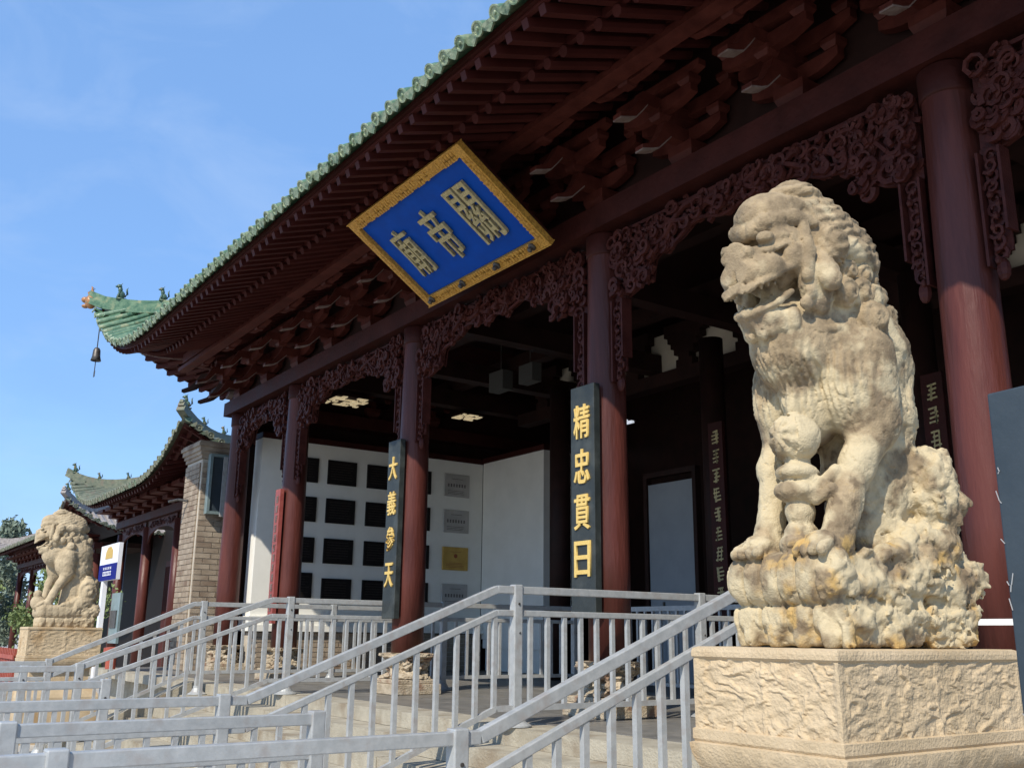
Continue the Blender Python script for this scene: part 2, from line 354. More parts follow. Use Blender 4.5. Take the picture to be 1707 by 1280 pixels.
def make_roof(P, parent, tsp, rsp, mt, mcap, mraf, mboard, front=True, left=True, rightside=False, depth=4.2, capr=.07, rafters=True, depth2=None, individual=True):
    xl, xr, yf, yb, z0 = P[:5]
    Z = lambda x, y: roofz(x, y, P)
    # roof deck: front strip and side strips as heightfield
    b = MB()
    nx = int((xr-xl)/.25); ny = int((yb-yf)/.25)
    ny = min(ny, int(9/.25))
    for lay, off in ((0, -.02), (1, -.12)):
        base = len(b.v)
        vs = []
        for j in range(ny+1):
            for i in range(nx+1):
                x = xl+(xr-xl)*i/nx; y = yf+.25*j
                ins = .0 if lay == 0 else .06
                x2 = min(max(x, xl+ins), xr-ins); y2 = max(y, yf+ins)
                vs.append((x2, y2, (Z(x2, y2) if lay == 0 else min(Z(x2, y2), roofz(x2, y2, P[:8]+(P[8] if len(P) < 10 else .30,))))+off))
        fs = [(j*(nx+1)+i, j*(nx+1)+i+1, (j+1)*(nx+1)+i+1, (j+1)*(nx+1)+i) for j in range(ny) for i in range(nx)]
        b.cur = lay; b.add(vs, fs)
    b.build('roof_deck', [mt, mboard], parent)
    def sides():
        if front: yield 'F'
        if left: yield 'L'
        if rightside: yield 'R'
    # unit cap tile mesh: along +Y local (up the slope), length .45
    n = 10
    def capmesh(L, r):
        m = MB(); vs = []; fs = []
        for yy in (0, .06, L):
            for k in range(n+1):
                t = math.pi*k/n; rr = r*(1.12 if yy == .06 and L > .3 else 1.0)
                vs.append((rr*math.cos(t), yy, rr*math.sin(t)))
        for j in range(2):
            for k in range(n): fs.append((j*(n+1)+k, j*(n+1)+k+1, (j+1)*(n+1)+k+1, (j+1)*(n+1)+k))
        m.add(vs, fs)
        m.cur = 1   # round end disc
        m.lathe([(r*1.12, 0), (r*1.12, .022), (r*.85, .022), (r*.8, .012), (r*.35, .012), (r*.2, .026), (.001, .026)], (0, 0, 0.0), 14, axis=Rx(R(90)).to_3x3())
        return m.mesh('cap_tile', [mt, mcap], smooth=False)
    cm = capmesh(.62, capr)
    dm = MB(); w = tsp*.33
    dm.cur = 1; dm.prism([(-w, .03), (w, .03), (w*.75, -.030), (0, -.075), (-w*.75, -.030)], lambda u, v, t: (u, t, v), -.012, .012)
    dm.cur = 0; dm.prism([(-w, .03), (w, .03), (w, .012), (0, -.01), (-w, .012)], lambda u, v, t: (u, t, v), .0, .5)
    dmesh = dm.mesh('drip_tile', [mt, mcap])
    rows = MB(); rj = random.Random(31)
    def place(sd, t, drip):
        if sd == 'F': p0 = (t, yf); dirv = (0, 1); rot = 0; lim = min(t-xl, xr-t)
        elif sd == 'L': p0 = (xl, t); dirv = (1, 0); rot = -90; lim = min(t-yf, yb-t)
        else: p0 = (xr, t); dirv = (-1, 0); rot = 90; lim = min(t-yf, yb-t)
        e = .12
        za = Z(p0[0]+dirv[0]*.001, p0[1]+dirv[1]*.001); zb = Z(p0[0]+dirv[0]*.4, p0[1]+dirv[1]*.4)
        zl = Z(*( (p0[0]+e, p0[1]) if sd == 'F' else (p0[0], p0[1]+e))); zr = Z(*((p0[0]-e, p0[1]) if sd == 'F' else (p0[0], p0[1]-e)))
        roll = math.atan2(zl-zr, 2*e) if lim > .15 else 0
        if sd == 'L': roll = -roll
        if sd in 'FL' or sd == 'R':
            mt_ = T((p0[0]-dirv[0]*.03, p0[1]-dirv[1]*.03, za+(-.03 if drip else 0))) @ Rz(R(rot)) @ Ry(-roll if sd != 'R' else roll) @ Rx(math.atan2(zb-za, .4))
        mt_ = mt_ @ T((rj.uniform(-.008, .008), rj.uniform(-.02, .015), rj.uniform(-.008, .006))) @ Rz(rj.uniform(-.05, .05))
        me = dmesh if drip else cm
        inst('drip_tile' if drip else 'cap_tile', me, parent, mt_)
        if not drip:
            D = min(lim, depth); pts = []
            k = max(2, int(D/.3))
            for i in range(k+1):
                d = .3+(D-.3)*i/k
                if D < .35: break
                x = p0[0]+dirv[0]*d; y = p0[1]+dirv[1]*d
                pts.append((x, y, Z(x, y)+.005))
            if len(pts) > 1: rows.tube(pts, capr*.95, 6, cap=False)
    for sd in sides():
        if sd == 'F': a, c = xl+.12, xr-.1
        else: a, c = yf+.12, min(yb-.1, yf+7)
        m = int((c-a)/tsp)
        for i in range(m+1):
            place(sd, a+i*tsp, False); 
            if i < m: place(sd, a+(i+.5)*tsp, True)
    o = rows.build('tile_rows', mt, parent, smooth=True); tag(o, kind='stuff')
    # hip ridges
    def hip(sx, x0):
        b = MB(); pts = []
        for i in range(19):
            s = -.12+i*.28
            x = x0+sx*s; y = yf+s
            pts.append(Vector((x, y, Z(x, y) if s > 0 else Z(x0+sx*.001, yf+.001)+.10*(-s/.12))))
        for dz, w, h in ((.06, .22, .14), (.17, .16, .1), (.25, .10, .09)):
            for i in range(len(pts)-1):
                b.bar(pts[i]+Vector((0, 0, dz)), pts[i+1]+Vector((0, 0, dz)), w, h)
        b.build('hip_ridge', mt, parent)
        return pts
    return hip, Z

hipf, ZH = make_roof(PH, hall, .285, .25, M['tile'], M['tilecap'], M['rafter'], M['wood'], capr=.066, depth=4.5)
pts = hipf(1, XL)
# dragon head at the eave corner and ridge beasts
def beast(name, base, h, m, parent, seed=0, rot=0, label=None):
    r = random.Random(seed); b = MB(); B = Vector(base)
    b.blob(B+Vector((0, 0, h*.28)), (h*.16, h*.24, h*.28)); b.blob(B+Vector((0, -h*.10, h*.62)), (h*.12, h*.15, h*.24))
    b.blob(B+Vector((0, -h*.18, h*.84)), (h*.13, h*.18, h*.15)); b.blob(B+Vector((0, -h*.34, h*.80)), (h*.07, h*.10, h*.06))
    b.tube([B+Vector((0, h*.2, h*.2)), B+Vector((0, h*.36, h*.4)), B+Vector((0, h*.3, h*.72)), B+Vector((0, h*.38, h*.85))], [h*.08, h*.07, h*.06, h*.02], 6)
    for s in (-1, 1):
        b.tube([B+Vector((s*h*.1, -h*.14, h*.45)), B+Vector((s*h*.1, -h*.22, h*.2)), B+Vector((s*h*.1, -h*.26, 0))], h*.055, 6)
        b.tube([B+Vector((s*h*.08, -h*.12, h*.93)), B+Vector((s*h*.12, -h*.02, h*1.06))], [h*.04, h*.01], 5)
    b.box(B.x-h*.2, B.x+h*.2, B.y-h*.3, B.y+h*.3, B.z-h*.06, B.z+h*.03)
    o = b.build(name, m, parent, smooth=True)
    if rot:
        pass
    return o
def hipp(s, sx=1, x0=XL, y0=YF, Z=ZH): return Vector((x0+sx*s, y0+s, Z(x0+sx*s, y0+s)+.30))
# dragon head
b = MB(); P0 = hipp(.0)+Vector((-.10, -.10, -.16))
b.blob(P0, (.13, .13, .17)); b.blob(P0+Vector((-.10, -.10, .05)), (.09, .09, .07)); b.blob(P0+Vector((-.09, -.09, -.10)), (.08, .08, .045))
for k in range(5):
    a = k*.5; b.tube([P0+Vector((0, 0, .1)), P0+Vector((-.05*math.cos(a)-.02, -.05*math.cos(a), .22)), P0+Vector((.05-.05*k*.5, .05-.05*k*.3, .30+.02*k))], [.05, .035, .008], 5)
b.build('dragon_head', M['orange'], hall, smooth=True)
beast('ridge_rider', hipp(.42), .34, M['tiledark'], hall, 1)
beast('ridge_beast', hipp(1.15), .30, M['tiledark'], hall, 2)
beast('ridge_beast', hipp(2.0), .32, M['tiledark'], hall, 3)
beast('ridge_beast', hipp(4.0), .42, M['tiledark'], hall, 5)

# underside: rafters
PU = (XL+.1, XR-.1, YF+.1, YB, Z0-.12, 1.62, 5.0, 2.9, .30)
ZU = lambda x, y: roofz(x, y, PU)
Y_R, Y_P = YF+.12, 5.75       # flying rafter ends, eave purlin line
fr = MB().box(-.042, .042, 0, 1, -.09, 0).mesh('flying_rafter', M['rafter'])
br = MB().lathe([(.058, 0), (.058, 1)], (0, 0, 0), 8, axis=Rx(R(-90)).to_3x3()).mesh('round_rafter', M['rafter'])
def put_beam(name, me, parent, a, b):
    a = Vector(a); b = Vector(b); d = b-a; L = d.length; d.normalize()
    x = d.cross(Vector((0, 0, 1))).normalized(); z = x.cross(d).normalized()
    mt_ = Matrix((x, d*L, z)).transposed().to_4x4(); mt_.translation = a
    return inst(name, me, parent, mt_)
n = int((XR-XL-.3)/.252)
for i in range(n):
    xe = XL+.16+i*.252; s = xe-XL
    if xe > -1.0: continue
    F = 4.4
    xi = xe if s > F else (XL+1.75+s*(F-1.75)/F)
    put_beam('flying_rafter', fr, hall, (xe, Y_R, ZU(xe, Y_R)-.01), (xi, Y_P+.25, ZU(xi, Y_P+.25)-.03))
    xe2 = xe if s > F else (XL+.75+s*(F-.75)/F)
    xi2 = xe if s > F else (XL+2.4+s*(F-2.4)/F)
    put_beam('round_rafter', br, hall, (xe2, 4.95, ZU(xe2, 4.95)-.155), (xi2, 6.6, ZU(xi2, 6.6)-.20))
for i in range(26):
    ye = YF+.16+i*.252; s = ye-YF
    F = 4.4
    yi = ye if s > F else (YF+1.75+s*(F-1.75)/F)
    put_beam('flying_rafter', fr, hall, (XL+.12, ye, ZU(XL+.12, ye)-.01), (XL+1.8, yi, ZU(XL+1.8, yi)-.03))
    ye2 = ye if s > F else (YF+.75+s*(F-.75)/F)
    yi2 = ye if s > F else (YF+2.4+s*(F-2.4)/F)
    put_beam('round_rafter', br, hall, (XL+.75, ye2, ZU(XL+.75, ye2)-.155), (XL+2.4, yi2, ZU(XL+2.4, yi2)-.20))
# corner beam
b = MB(); 
for dz, s0, s1, w, h in ((-.12, .16, 2.6, .14, .14), (-.30, .65, 2.8, .16, .18)):
    pv = None
    for i in range(9):
        s = s0+(s1-s0)*i/8; p = Vector((XL+s, YF+s, ZU(XL+max(s, .11), YF+max(s, .11))+dz))
        if pv: b.bar(pv, p, w, h)
        pv = p
b.build('corner_beam', M['rafter'], hall)
# eave fascias (front / left), upper lath and lower lath above round rafter ends
def fascia(yo, dz0, dz1, m, xo=None):
    xo = yo-YF if xo is None else xo
    b = MB(); x = XL+xo
    while x < XR-.2:
        x2 = x+.3; y = YF+xo
        b.add([(x, y, ZU(max(x, XL+.1), y)+dz0), (x2, y, ZU(x2, y)+dz0), (x2, y, ZU(x2, y)+dz1), (x, y, ZU(max(x, XL+.1), y)+dz1),
               (x, y+.05, ZU(max(x, XL+.1), y)+dz0), (x2, y+.05, ZU(x2, y)+dz0), (x2, y+.05, ZU(x2, y)+dz1), (x, y+.05, ZU(max(x, XL+.1), y)+dz1)],
              [(0, 1, 2, 3), (4, 7, 6, 5), (0, 4, 5, 1), (3, 2, 6, 7), (0, 3, 7, 4), (1, 5, 6, 2)])
        x = x2
    y = YF+xo
    while y < YF+8:
        y2 = y+.3; x = XL+xo
        b.add([(x, y, ZU(x, max(y, YF+.1))+dz0), (x, y2, ZU(x, y2)+dz0), (x, y2, ZU(x, y2)+dz1), (x, y, ZU(x, max(y, YF+.1))+dz1),
               (x+.05, y, ZU(x, max(y, YF+.1))+dz0), (x+.05, y2, ZU(x, y2)+dz0), (x+.05, y2, ZU(x, y2)+dz1), (x+.05, y, ZU(x, max(y, YF+.1))+dz1)],
              [(0, 1, 2, 3), (4, 7, 6, 5), (0, 4, 5, 1), (3, 2, 6, 7), (0, 3, 7, 4), (1, 5, 6, 2)])
        y = y2
    b.build('eave_board', m, hall)
fascia(None, .0, .13, M['rafter'], xo=.11)
fascia(None, -.10, -.02, M['rafter'], xo=.76)
# eave purlins
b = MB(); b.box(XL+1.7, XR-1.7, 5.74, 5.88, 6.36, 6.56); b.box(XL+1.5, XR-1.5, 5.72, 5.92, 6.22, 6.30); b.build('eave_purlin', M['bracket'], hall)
b = MB(); b.box(XL+1.55, XL+1.69, 5.9, 18, 6.36, 6.56); b.build('eave_purlin', M['bracket'], hall)
# plate beam + tie beam
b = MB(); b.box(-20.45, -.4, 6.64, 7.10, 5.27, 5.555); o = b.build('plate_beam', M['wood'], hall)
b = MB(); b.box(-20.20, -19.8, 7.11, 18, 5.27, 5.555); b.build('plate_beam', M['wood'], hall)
# infill above beams between brackets (dark boards)
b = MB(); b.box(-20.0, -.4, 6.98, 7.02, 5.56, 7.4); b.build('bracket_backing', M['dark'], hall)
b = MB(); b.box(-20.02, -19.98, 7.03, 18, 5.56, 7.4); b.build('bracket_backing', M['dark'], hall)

# columns with carved stone plinths
for i, x in enumerate(CX):
    b = MB(); b.lathe([(.225, .52), (.225, 1.6), (.215, 3.6), (.195, 5.12), (.195, 5.26)], (x, YC, 0), 32)
    b.cur = 0
    c = b.build('column', M['col'], hall, smooth=True)
    b = MB(); b.lathe([(.21, 5.0), (.215, 5.02), (.215, 5.25), (.2, 5.262)], (x, YC, 0), 32); b.build('column_head_band', M['wood'], c, smooth=True)
    # plinth
    b = MB(); w = .36
    b.box(x-w, x+w, YC-w, YC+w, 0.003, .14); b.box(x-w+.03, x+w-.03, YC-w+.03, YC+w-.03, .141, .20)
    p = b.build('column_plinth', M['plinth'], c); bevel(p, .012, 2)
    nth, nz = 96, 44; V = []; 
    for jj in range(nz+1):
        z = .20+.345*jj/nz; t = jj/nz
        rbase = .30-.045*math.sin(math.pi*min(1, t*1.15))+.03*(t > .84)
        for kk in range(nth):
            a = 2*math.pi*kk/nth; ca, sa = math.cos(a), math.sin(a)
            V.append((ca, sa, z, rbase))
    V = np.array(V); nn_ = fbm(V[:, 0]*2.6+i*5+9, V[:, 1]*2.6+7, V[:, 2]*13+i, 4)
    rd = V[:, 3]+.13*np.clip(nn_, -.45, .5)+.018*np.sign(nn_+.08)
    rd[:nth] = .28; rd[-nth:] = .30
    vv = np.stack([x+V[:, 0]*rd, YC+V[:, 1]*rd, V[:, 2]], 1).tolist()
    ff = [(jj*nth+kk, jj*nth+(kk+1) % nth, (jj+1)*nth+(kk+1) % nth, (jj+1)*nth+kk) for jj in range(nz) for kk in range(nth)]+[tuple(range(nz*nth, (nz+1)*nth))]
    b = MB(); b.add(vv, ff); p = b.build('carved_drum', M['plinth'], c)

# bracket sets
def bprofile(kind):
    if kind == 'beak1':
        return [(.15, 5.80), (.15, 5.96), (-.42, 5.96), (-.46, 5.86), (-.53, 5.74), (-.60, 5.66), (-.74, 5.60), (-.74, 5.545), (-.60, 5.585), (-.52, 5.62), (-.44, 5.70), (-.34, 5.80)]
    return [(.15, 6.06), (.15, 6.20), (-.72, 6.20), (-.76, 6.12), (-.83, 6.0), (-.89, 5.92), (-1.03, 5.86), (-1.03, 5.80), (-.90, 5.84), (-.82, 5.87), (-.74, 5.96), (-.66, 6.06)]
def arm_poly(L, z0, z1):
    h = z1-z0; out = []
    out += [(-L, z1), (L, z1), (L, z0+h*.45)]
    for k in range(1, 5):
        t = k/5; out.append((L-.30*t*.9, z0+h*.45*(1-t)**1.6))
    out += [(L-.30, z0), (-L+.30, z0)]
    for k in range(4, 0, -1):
        t = k/5; out.append((-L+.30*t*.9, z0+h*.45*(1-t)**1.6))
    out.append((-L, z0+h*.45))
    return out
BM = {}
def mk(nm, b, m): BM[nm] = b.mesh(nm, m)
b = MB(); b.box(-.17, .17, -.17, .17, 5.558, 5.70, taper=.68); b.box(-.17, .17, -.17, .17, 5.701, 5.80); mk('seat_block', b, M['bracket'])
for nm in ('beak1', 'beak2'):
    b = MB(); pr = bprofile(nm); b.prism(pr, lambda u, v, t: (t, u, v), -.058, .058)
    # pale worn lower edge of the curling beak
    b.cur = 1
    idx = list(range(6, 12))
    e = [pr[i] for i in (7, 8, 9, 10, 11)]
    for i in range(len(e)-1):
        (u0, v0), (u1, v1) = e[i], e[i+1]
        b.add([(-.061, u0, v0-.006), (.061, u0, v0-.006), (.061, u1, v1-.006), (-.061, u1, v1-.006),
               (-.061, u0, v0+.012), (.061, u0, v0+.012), (.061, u1, v1+.012), (-.061, u1, v1+.012)], [(0, 1, 2, 3), (4, 7, 6, 5), (0, 4, 5, 1), (3, 2, 6, 7), (0, 3, 7, 4), (1, 5, 6, 2)])
    mk(nm, b, [M['bracket'], M['edge']])
for nm, L, y, z0, z1 in (('arm0', .50, -.03, 5.82, 5.98), ('arm0b', .66, -.03, 6.12, 6.28), ('arm1', .50, -.44, 6.02, 6.17), ('arm1b', .62, -.44, 6.26, 6.38), ('arm2', .50, -.88, 6.10+.13, 6.10+.24)):
    b = MB(); b.prism(arm_poly(L, z0, z1), lambda u, v, t: (u, t, v), y-.05, y+.05); mk(nm, b, M['bracket'])
b = MB(); b.box(-.085, .085, -.085, .085, 0, .05, taper=.7); b.box(-.085, .085, -.085, .085, .0505, .10); mk('small_block', b, M['bracket'])
def bracket_set(x, y, rot=0, dz=0.0):
    e = bpy.data.objects.new('bracket_set', None); COL.objects.link(e); e.parent = hall
    e.location = (x+10.3, y-YC, dz); e.rotation_euler = (0, 0, rot)
    def put(nm, me, loc=(0, 0, 0)):
        o = bpy.data.objects.new(nm, me); COL.objects.link(o); o.parent = e; o.location = loc
    put('seat_block', BM['seat_block'])
    put('beak', BM['beak1']); put('beak', BM['beak2'])
    for a in ('arm0', 'arm0b', 'arm1', 'arm1b', 'arm2'): put('bracket_arm', BM[a])
    for xx in (-.43, .43):
        put('small_block', BM['small_block'], (xx, -.03, 5.985)); put('small_block', BM['small_block'], (xx, -.44, 6.172)); put('small_block', BM['small_block'], (xx, -.88, 6.345-.11+.105))
    put('small_block', BM['small_block'], (0, -.44, 5.965)); put('small_block', BM['small_block'], (0, -.88, 6.205))
    for xx in (-.58, .58): put('small_block', BM['small_block'], (xx, -.03, 6.283))
cl = []
for i in range(5):
    a, c = CX[i], CX[i+1]
    nn = 1 if abs(c-a) < 3.6 else 2
    cl.append(a)
    for k in range(nn): cl.append(a+(c-a)*(k+1)/(nn+1))
cl.append(CX[-1])
for x in cl: bracket_set(x, YC)
for y in (8.4, 9.9, 11.5): bracket_set(-20.0, y, R(-90))
bracket_set(-20.0, YC, R(-90), .004)
b = MB()   # corner diagonal beaks and long horizontal beam tips
for kind, dz in (('beak1', 0.002), ('beak2', .002)):
    b.prism(bprofile(kind), lambda u, v, t: (-20.0+u*1.0*.98+t*.7, YC+u*.98-t*.7, v+dz), -.06, .06)
for yy, zz, xx in ((6.93, 5.46, -21.15), (6.60, 5.94, -21.2)):
    b.prism([(-20.2, zz+.16), (-20.2, zz-.03), (-20.75, zz-.05), (xx, zz-.015), (xx, zz+.045), (-20.7, zz+.06), (-20.6, zz+.15)], lambda u, v, t: (u, t, v), yy-.05, yy+.05)
b.build('corner_bracket_tips', M['dark'], hall)
# inner roof slope/wall masses so the hall is closed
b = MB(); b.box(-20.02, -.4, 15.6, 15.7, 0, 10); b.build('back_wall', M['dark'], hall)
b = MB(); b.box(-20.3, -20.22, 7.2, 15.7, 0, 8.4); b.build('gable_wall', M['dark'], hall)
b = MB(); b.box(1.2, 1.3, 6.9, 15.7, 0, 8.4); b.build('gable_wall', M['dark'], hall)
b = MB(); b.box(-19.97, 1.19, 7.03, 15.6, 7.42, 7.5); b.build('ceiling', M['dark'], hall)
# ceiling beams seen from below
b = MB()
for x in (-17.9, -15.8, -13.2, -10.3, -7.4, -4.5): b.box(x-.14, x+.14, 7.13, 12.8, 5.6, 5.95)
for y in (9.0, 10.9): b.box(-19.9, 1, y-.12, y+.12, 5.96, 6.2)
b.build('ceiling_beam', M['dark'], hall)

# ---------------------------------------------------------------- carved friezes
def swirl(b, c, r, turns, ph, tr, y0, sgn=1, amp=.02):
    pts = []; rad = []
    n = max(7, int(turns*9))
    for k in range(n+1):
        t = k/n; a = ph+sgn*turns*2*math.pi*t; q = r*(1-.78*t)
        pts.append((c[0]+q*math.cos(a), y0+amp*math.sin(3*t+ph), c[1]+q*math.sin(a))); rad.append(tr*(1.15-.5*t))
    b.tube(pts, rad, 4, flatax=(0, 1, 0))
def frieze(x0, x1, seed):
    r = random.Random(seed); L = x1-x0; xm = (x0+x1)/2
    za, zt, hang = 4.90, 5.205, 3.48
    if L < 3.6: za = 4.86
    def low(u):          # u distance from nearest column axis
        if u < .22: return hang
        if u < .42: return hang if u < .40 else 4.35
        if u < .80: return 4.46+.10*math.sin((u-.42)*9)
        k = (u-.80)/(L/2-.80)
        return 4.62+(za-4.62)*min(1, k*2.2)**.7+.035*math.sin(u*9)
    inside = lambda x, z: (min(x-x0, x1-x) > .235) and z < zt-.02 and z > low(min(x-x0, x1-x))+.015
    b = MB(); yy = 6.86
    # framing lips
    xs = [x0+.24+i*.045 for i in range(int((L-.48)/.045))]
    pts = [(x, yy-.03, low(min(x-x0, x1-x))) for x in xs if min(x-x0, x1-x) >= .43]
    b.tube(pts, .022, 4)
    b.box(x0+.44, x1-.44, yy-.05, yy+.03, zt-.035, zt)
    for s, xe in ((1, x0), (-1, x1)):
        for q, zb in ((.235, hang), (.405, hang+.25)):
            b.box(min(xe+s*q, xe+s*(q+.022)), max(xe+s*q, xe+s*(q+.022)), yy-.09, yy+.05, zb, 4.40)
        b.box(min(xe+s*.235, xe+s*.405), max(xe+s*.235, xe+s*.405), yy-.01, yy+.01, hang+.1, 4.45)
        # dragon bracket corner: thicker relief mass
        b.prism([(xe+s*.24, zt-.06), (xe+s*.86, zt-.30), (xe+s*.80, 4.60), (xe+s*.62, 4.48), (xe+s*.44, 4.42), (xe+s*.24, 4.40)], lambda u, v, t: (u, t, v), yy+.0, yy+.045)
        for k in range(26):
            cx = xe+s*r.uniform(.27, .84); cz = r.uniform(4.48, zt-.1)
            swirl(b, (cx, cz), r.uniform(.05, .11), r.uniform(.8, 1.4), r.uniform(0, 6.3), r.uniform(.018, .036), yy-.03-r.uniform(0, .09), r.choice((-1, 1)))
        z = 4.36
        while z > hang+.05:
            swirl(b, (xe+s*.325, z), .066, 1.2, r.uniform(0, 6.3), .016, yy-.045, r.choice((-1, 1))); 
            b.blob((xe+s*(.325+r.uniform(-.04, .04)), yy-.05, z-.05), (.03, .03, .035), 6, 4); z -= .088
        # tassel like drop at the foot
        b.blob((xe+s*.32, yy-.02, hang-.03), (.055, .04, .09), 8, 6)
    # backing lattice
    n = int(L*95)
    k = 0; tries = 0
    while k < n and tries < n*6:
        tries += 1
        x = r.uniform(x0+.3, x1-.3); z = r.uniform(4.45, zt-.03)
        if not inside(x, z): continue
        k += 1
        swirl(b, (x, z), r.uniform(.04, .105), r.uniform(.55, 1.1), r.uniform(0, 6.3), r.uniform(.016, .036), yy-r.uniform(-.02, .10), r.choice((-1, 1)), .03)
        if k % 3 == 0: b.blob((x+r.uniform(-.05, .05), yy-r.uniform(0, .07), z+r.uniform(-.03, .03)), (r.uniform(.02, .05), .02, r.uniform(.015, .035)), 5, 4)
    bp = [(x0+.44, zt-.02)]+[(x, low(min(x-x0, x1-x))+.05) for x in xs if min(x-x0, x1-x) >= .46]+[(x1-.44, zt-.02)]
    b.prism(bp, lambda u, v, t: (u, t, v), yy+.07, yy+.085)
    # long sinuous dragon body
    for q in (0, 1):
        pts = []; rad = []
        for i in range(70):
            t = i/69; x = x0+.5+(L-1.0)*t; u = min(x-x0, x1-x)
            zc = (low(max(u, .5))+zt)/2; am = (zt-low(max(u, .5)))*.27
            pts.append((x, yy-.065+.015*math.cos(t*40), zc+am*math.sin(t*L*5+q*3.1+seed))); rad.append(.036*(1-.5*abs(t-.5)))
        b.tube(pts, rad, 5)
    o = b.build('carved_frieze', M['carve'], hall)
for i in range(5):
    frieze(CX[i], CX[i+1], 11+i)

# ---------------------------------------------------------------- plaque
KP = .955
c0 = Vector((-10.14*KP, 6.60*KP, EYE+(5.36-EYE)*KP)); tiltv = (Vector((0, 5.28, 6.25))-Vector((0, 6.60, 5.36)))
Hh = tiltv.length*KP; uvec = tiltv.normalized(); W = 2.86*KP
xv = Vector((1, 0, 0)); nv = xv.cross(uvec).normalized()      # outward normal (towards -y, down)
if nv.y > 0: nv = -nv
PM = Matrix((xv, uvec, nv)).transposed().to_4x4(); PM.translation = c0
plq = empty('name_plaque', c0, 'large tilted blue plaque with gold border and three gold characters under the eave', 'plaque')
def addp(name, b, m, parent=plq, smooth=False):
    o = bpy.data.objects.new(name, b.mesh(name, m, smooth)); COL.objects.link(o); o.parent = parent
    o.matrix_local = T(-c0) @ PM
    return o
b = MB(); b.box(-W/2+.02, W/2-.02, .02, Hh-.02, -.08, -.03); addp('back_board', b, M['wood'])
b = MB(); b.box(-W/2+.13, W/2-.13, .13, Hh-.13, -.028, .0); addp('blue_field', b, M['blue'])
b = MB(); fw = .125
b.prism([(-W/2, 0), (W/2, 0), (W/2-fw, fw), (-W/2+fw, fw)], lambda u, v, t: (u, v, t), -.03, .05)
b.prism([(-W/2, Hh), (-W/2+fw, Hh-fw), (W/2-fw, Hh-fw), (W/2, Hh)], lambda u, v, t: (u, v, t), -.03, .05)
b.prism([(-W/2, 0), (-W/2+fw, fw), (-W/2+fw, Hh-fw), (-W/2, Hh)], lambda u, v, t: (u, v, t), -.03, .05)
b.prism([(W/2, 0), (W/2, Hh), (W/2-fw, Hh-fw), (W/2-fw, fw)], lambda u, v, t: (u, v, t), -.03, .05)
b.box(-W/2-.015, W/2+.015, -.015, -.001, -.03, .06); b.box(-W/2-.015, W/2+.015, Hh+.001, Hh+.015, -.03, .06)
addp('gold_frame', b, M['gold'])
# small raised key pattern on the frame
b = MB(); rr = random.Random(2)
def keyrun(x0, y0, dx, dy, L):
    s = 0
    while s < L-.05:
        x = x0+dx*s; y = y0+dy*s
        b.box(x-.02, x+.02, y-.035, y+.035, .051, .058) if rr.random() < .5 else b.box(x-.03, x+.03, y-.012, y+.012, .051, .058)
        if rr.random() < .6: b.box(x-.012, x+.012, y-.03+.04*rr.random(), y+.0, .0585, .064)
        s += .055
keyrun(-W/2+.12, .05, 1, 0, W-.24); keyrun(-W/2+.12, .09, 1, 0, W-.24); keyrun(-W/2+.12, Hh-.05, 1, 0, W-.24); keyrun(-W/2+.12, Hh-.1, 1, 0, W-.24)
keyrun(-W/2+.05, .12, 0, 1, Hh-.24); keyrun(W/2-.05, .12, 0, 1, Hh-.24); keyrun(-W/2+.1, .12, 0, 1, Hh-.24); keyrun(W/2-.1, .12, 0, 1, Hh-.24)
tag(addp('frame_pattern', b, M['gold']), kind='stuff')
for u in (-1.17, -.40, .38, 1.11):
    b = MB(); b.lathe([(.05, .05), (.05, .075), (.03, .085), (.03, .13), (.012, .14)], (u, .075, 0), 10); addp('bolt', b, M['bronze'])
for ch, u, cw, chh in (('廟', -.76, .36, .74), ('帝', -.02, .36, .78), ('關', .74, .44, .82)):
    me = text_mesh(ch, 1.0, .020, .004, 'gold_character'); me.materials.append(M['goldchar'])
    o = bpy.data.objects.new('gold_character', me); COL.objects.link(o); o.parent = plq
    o.matrix_local = T(-c0) @ PM @ T((u, Hh/2+.0, .03)) @ Matrix.Diagonal((cw, chh, 1, 1))
# ---------------------------------------------------------------- couplet boards
def stand(x0, x1, y, z0, z1, th, label, m, chars, mc, name='couplet_board', sz=None, group=None):
    e = empty(name, ((x0+x1)/2, y, z0), label, 'board', group)
    b = MB(); b.box(x0, x1, y, y+th, z0, z1); o = b.build('panel', m, e); bevel(o, .006, 2)
    n = len(chars); H = z1-z0; xm = (x0+x1)/2
    for i, ch in enumerate(chars):
        me = text_mesh(ch, 1.0, .012, .013, 'character'); me.materials.append(mc)
        zz = z1-H*(.155+(i)*(.80/n))-.02
        o = bpy.data.objects.new('character', me); COL.objects.link(o); o.parent = e
        s = sz or (x1-x0)*.66
        o.matrix_local = T((0, -.006, zz-z0)) @ Rx(R(90)) @ Matrix.Diagonal((s*1.0, s*1.42, 1, 1))
    return e
stand(-12.66, -12.30, 6.59, 1.0, 3.52, .085, 'dark green board with four gold characters on column nearest the wall of plaques', M['board'], '大義參天', M['leaf'])
stand(-8.34, -7.94, 6.58, 1.0, 3.46, .085, 'wider dark green board with four gold characters, right of the blue plaque', M['board'], '精忠貫日', M['leaf'])
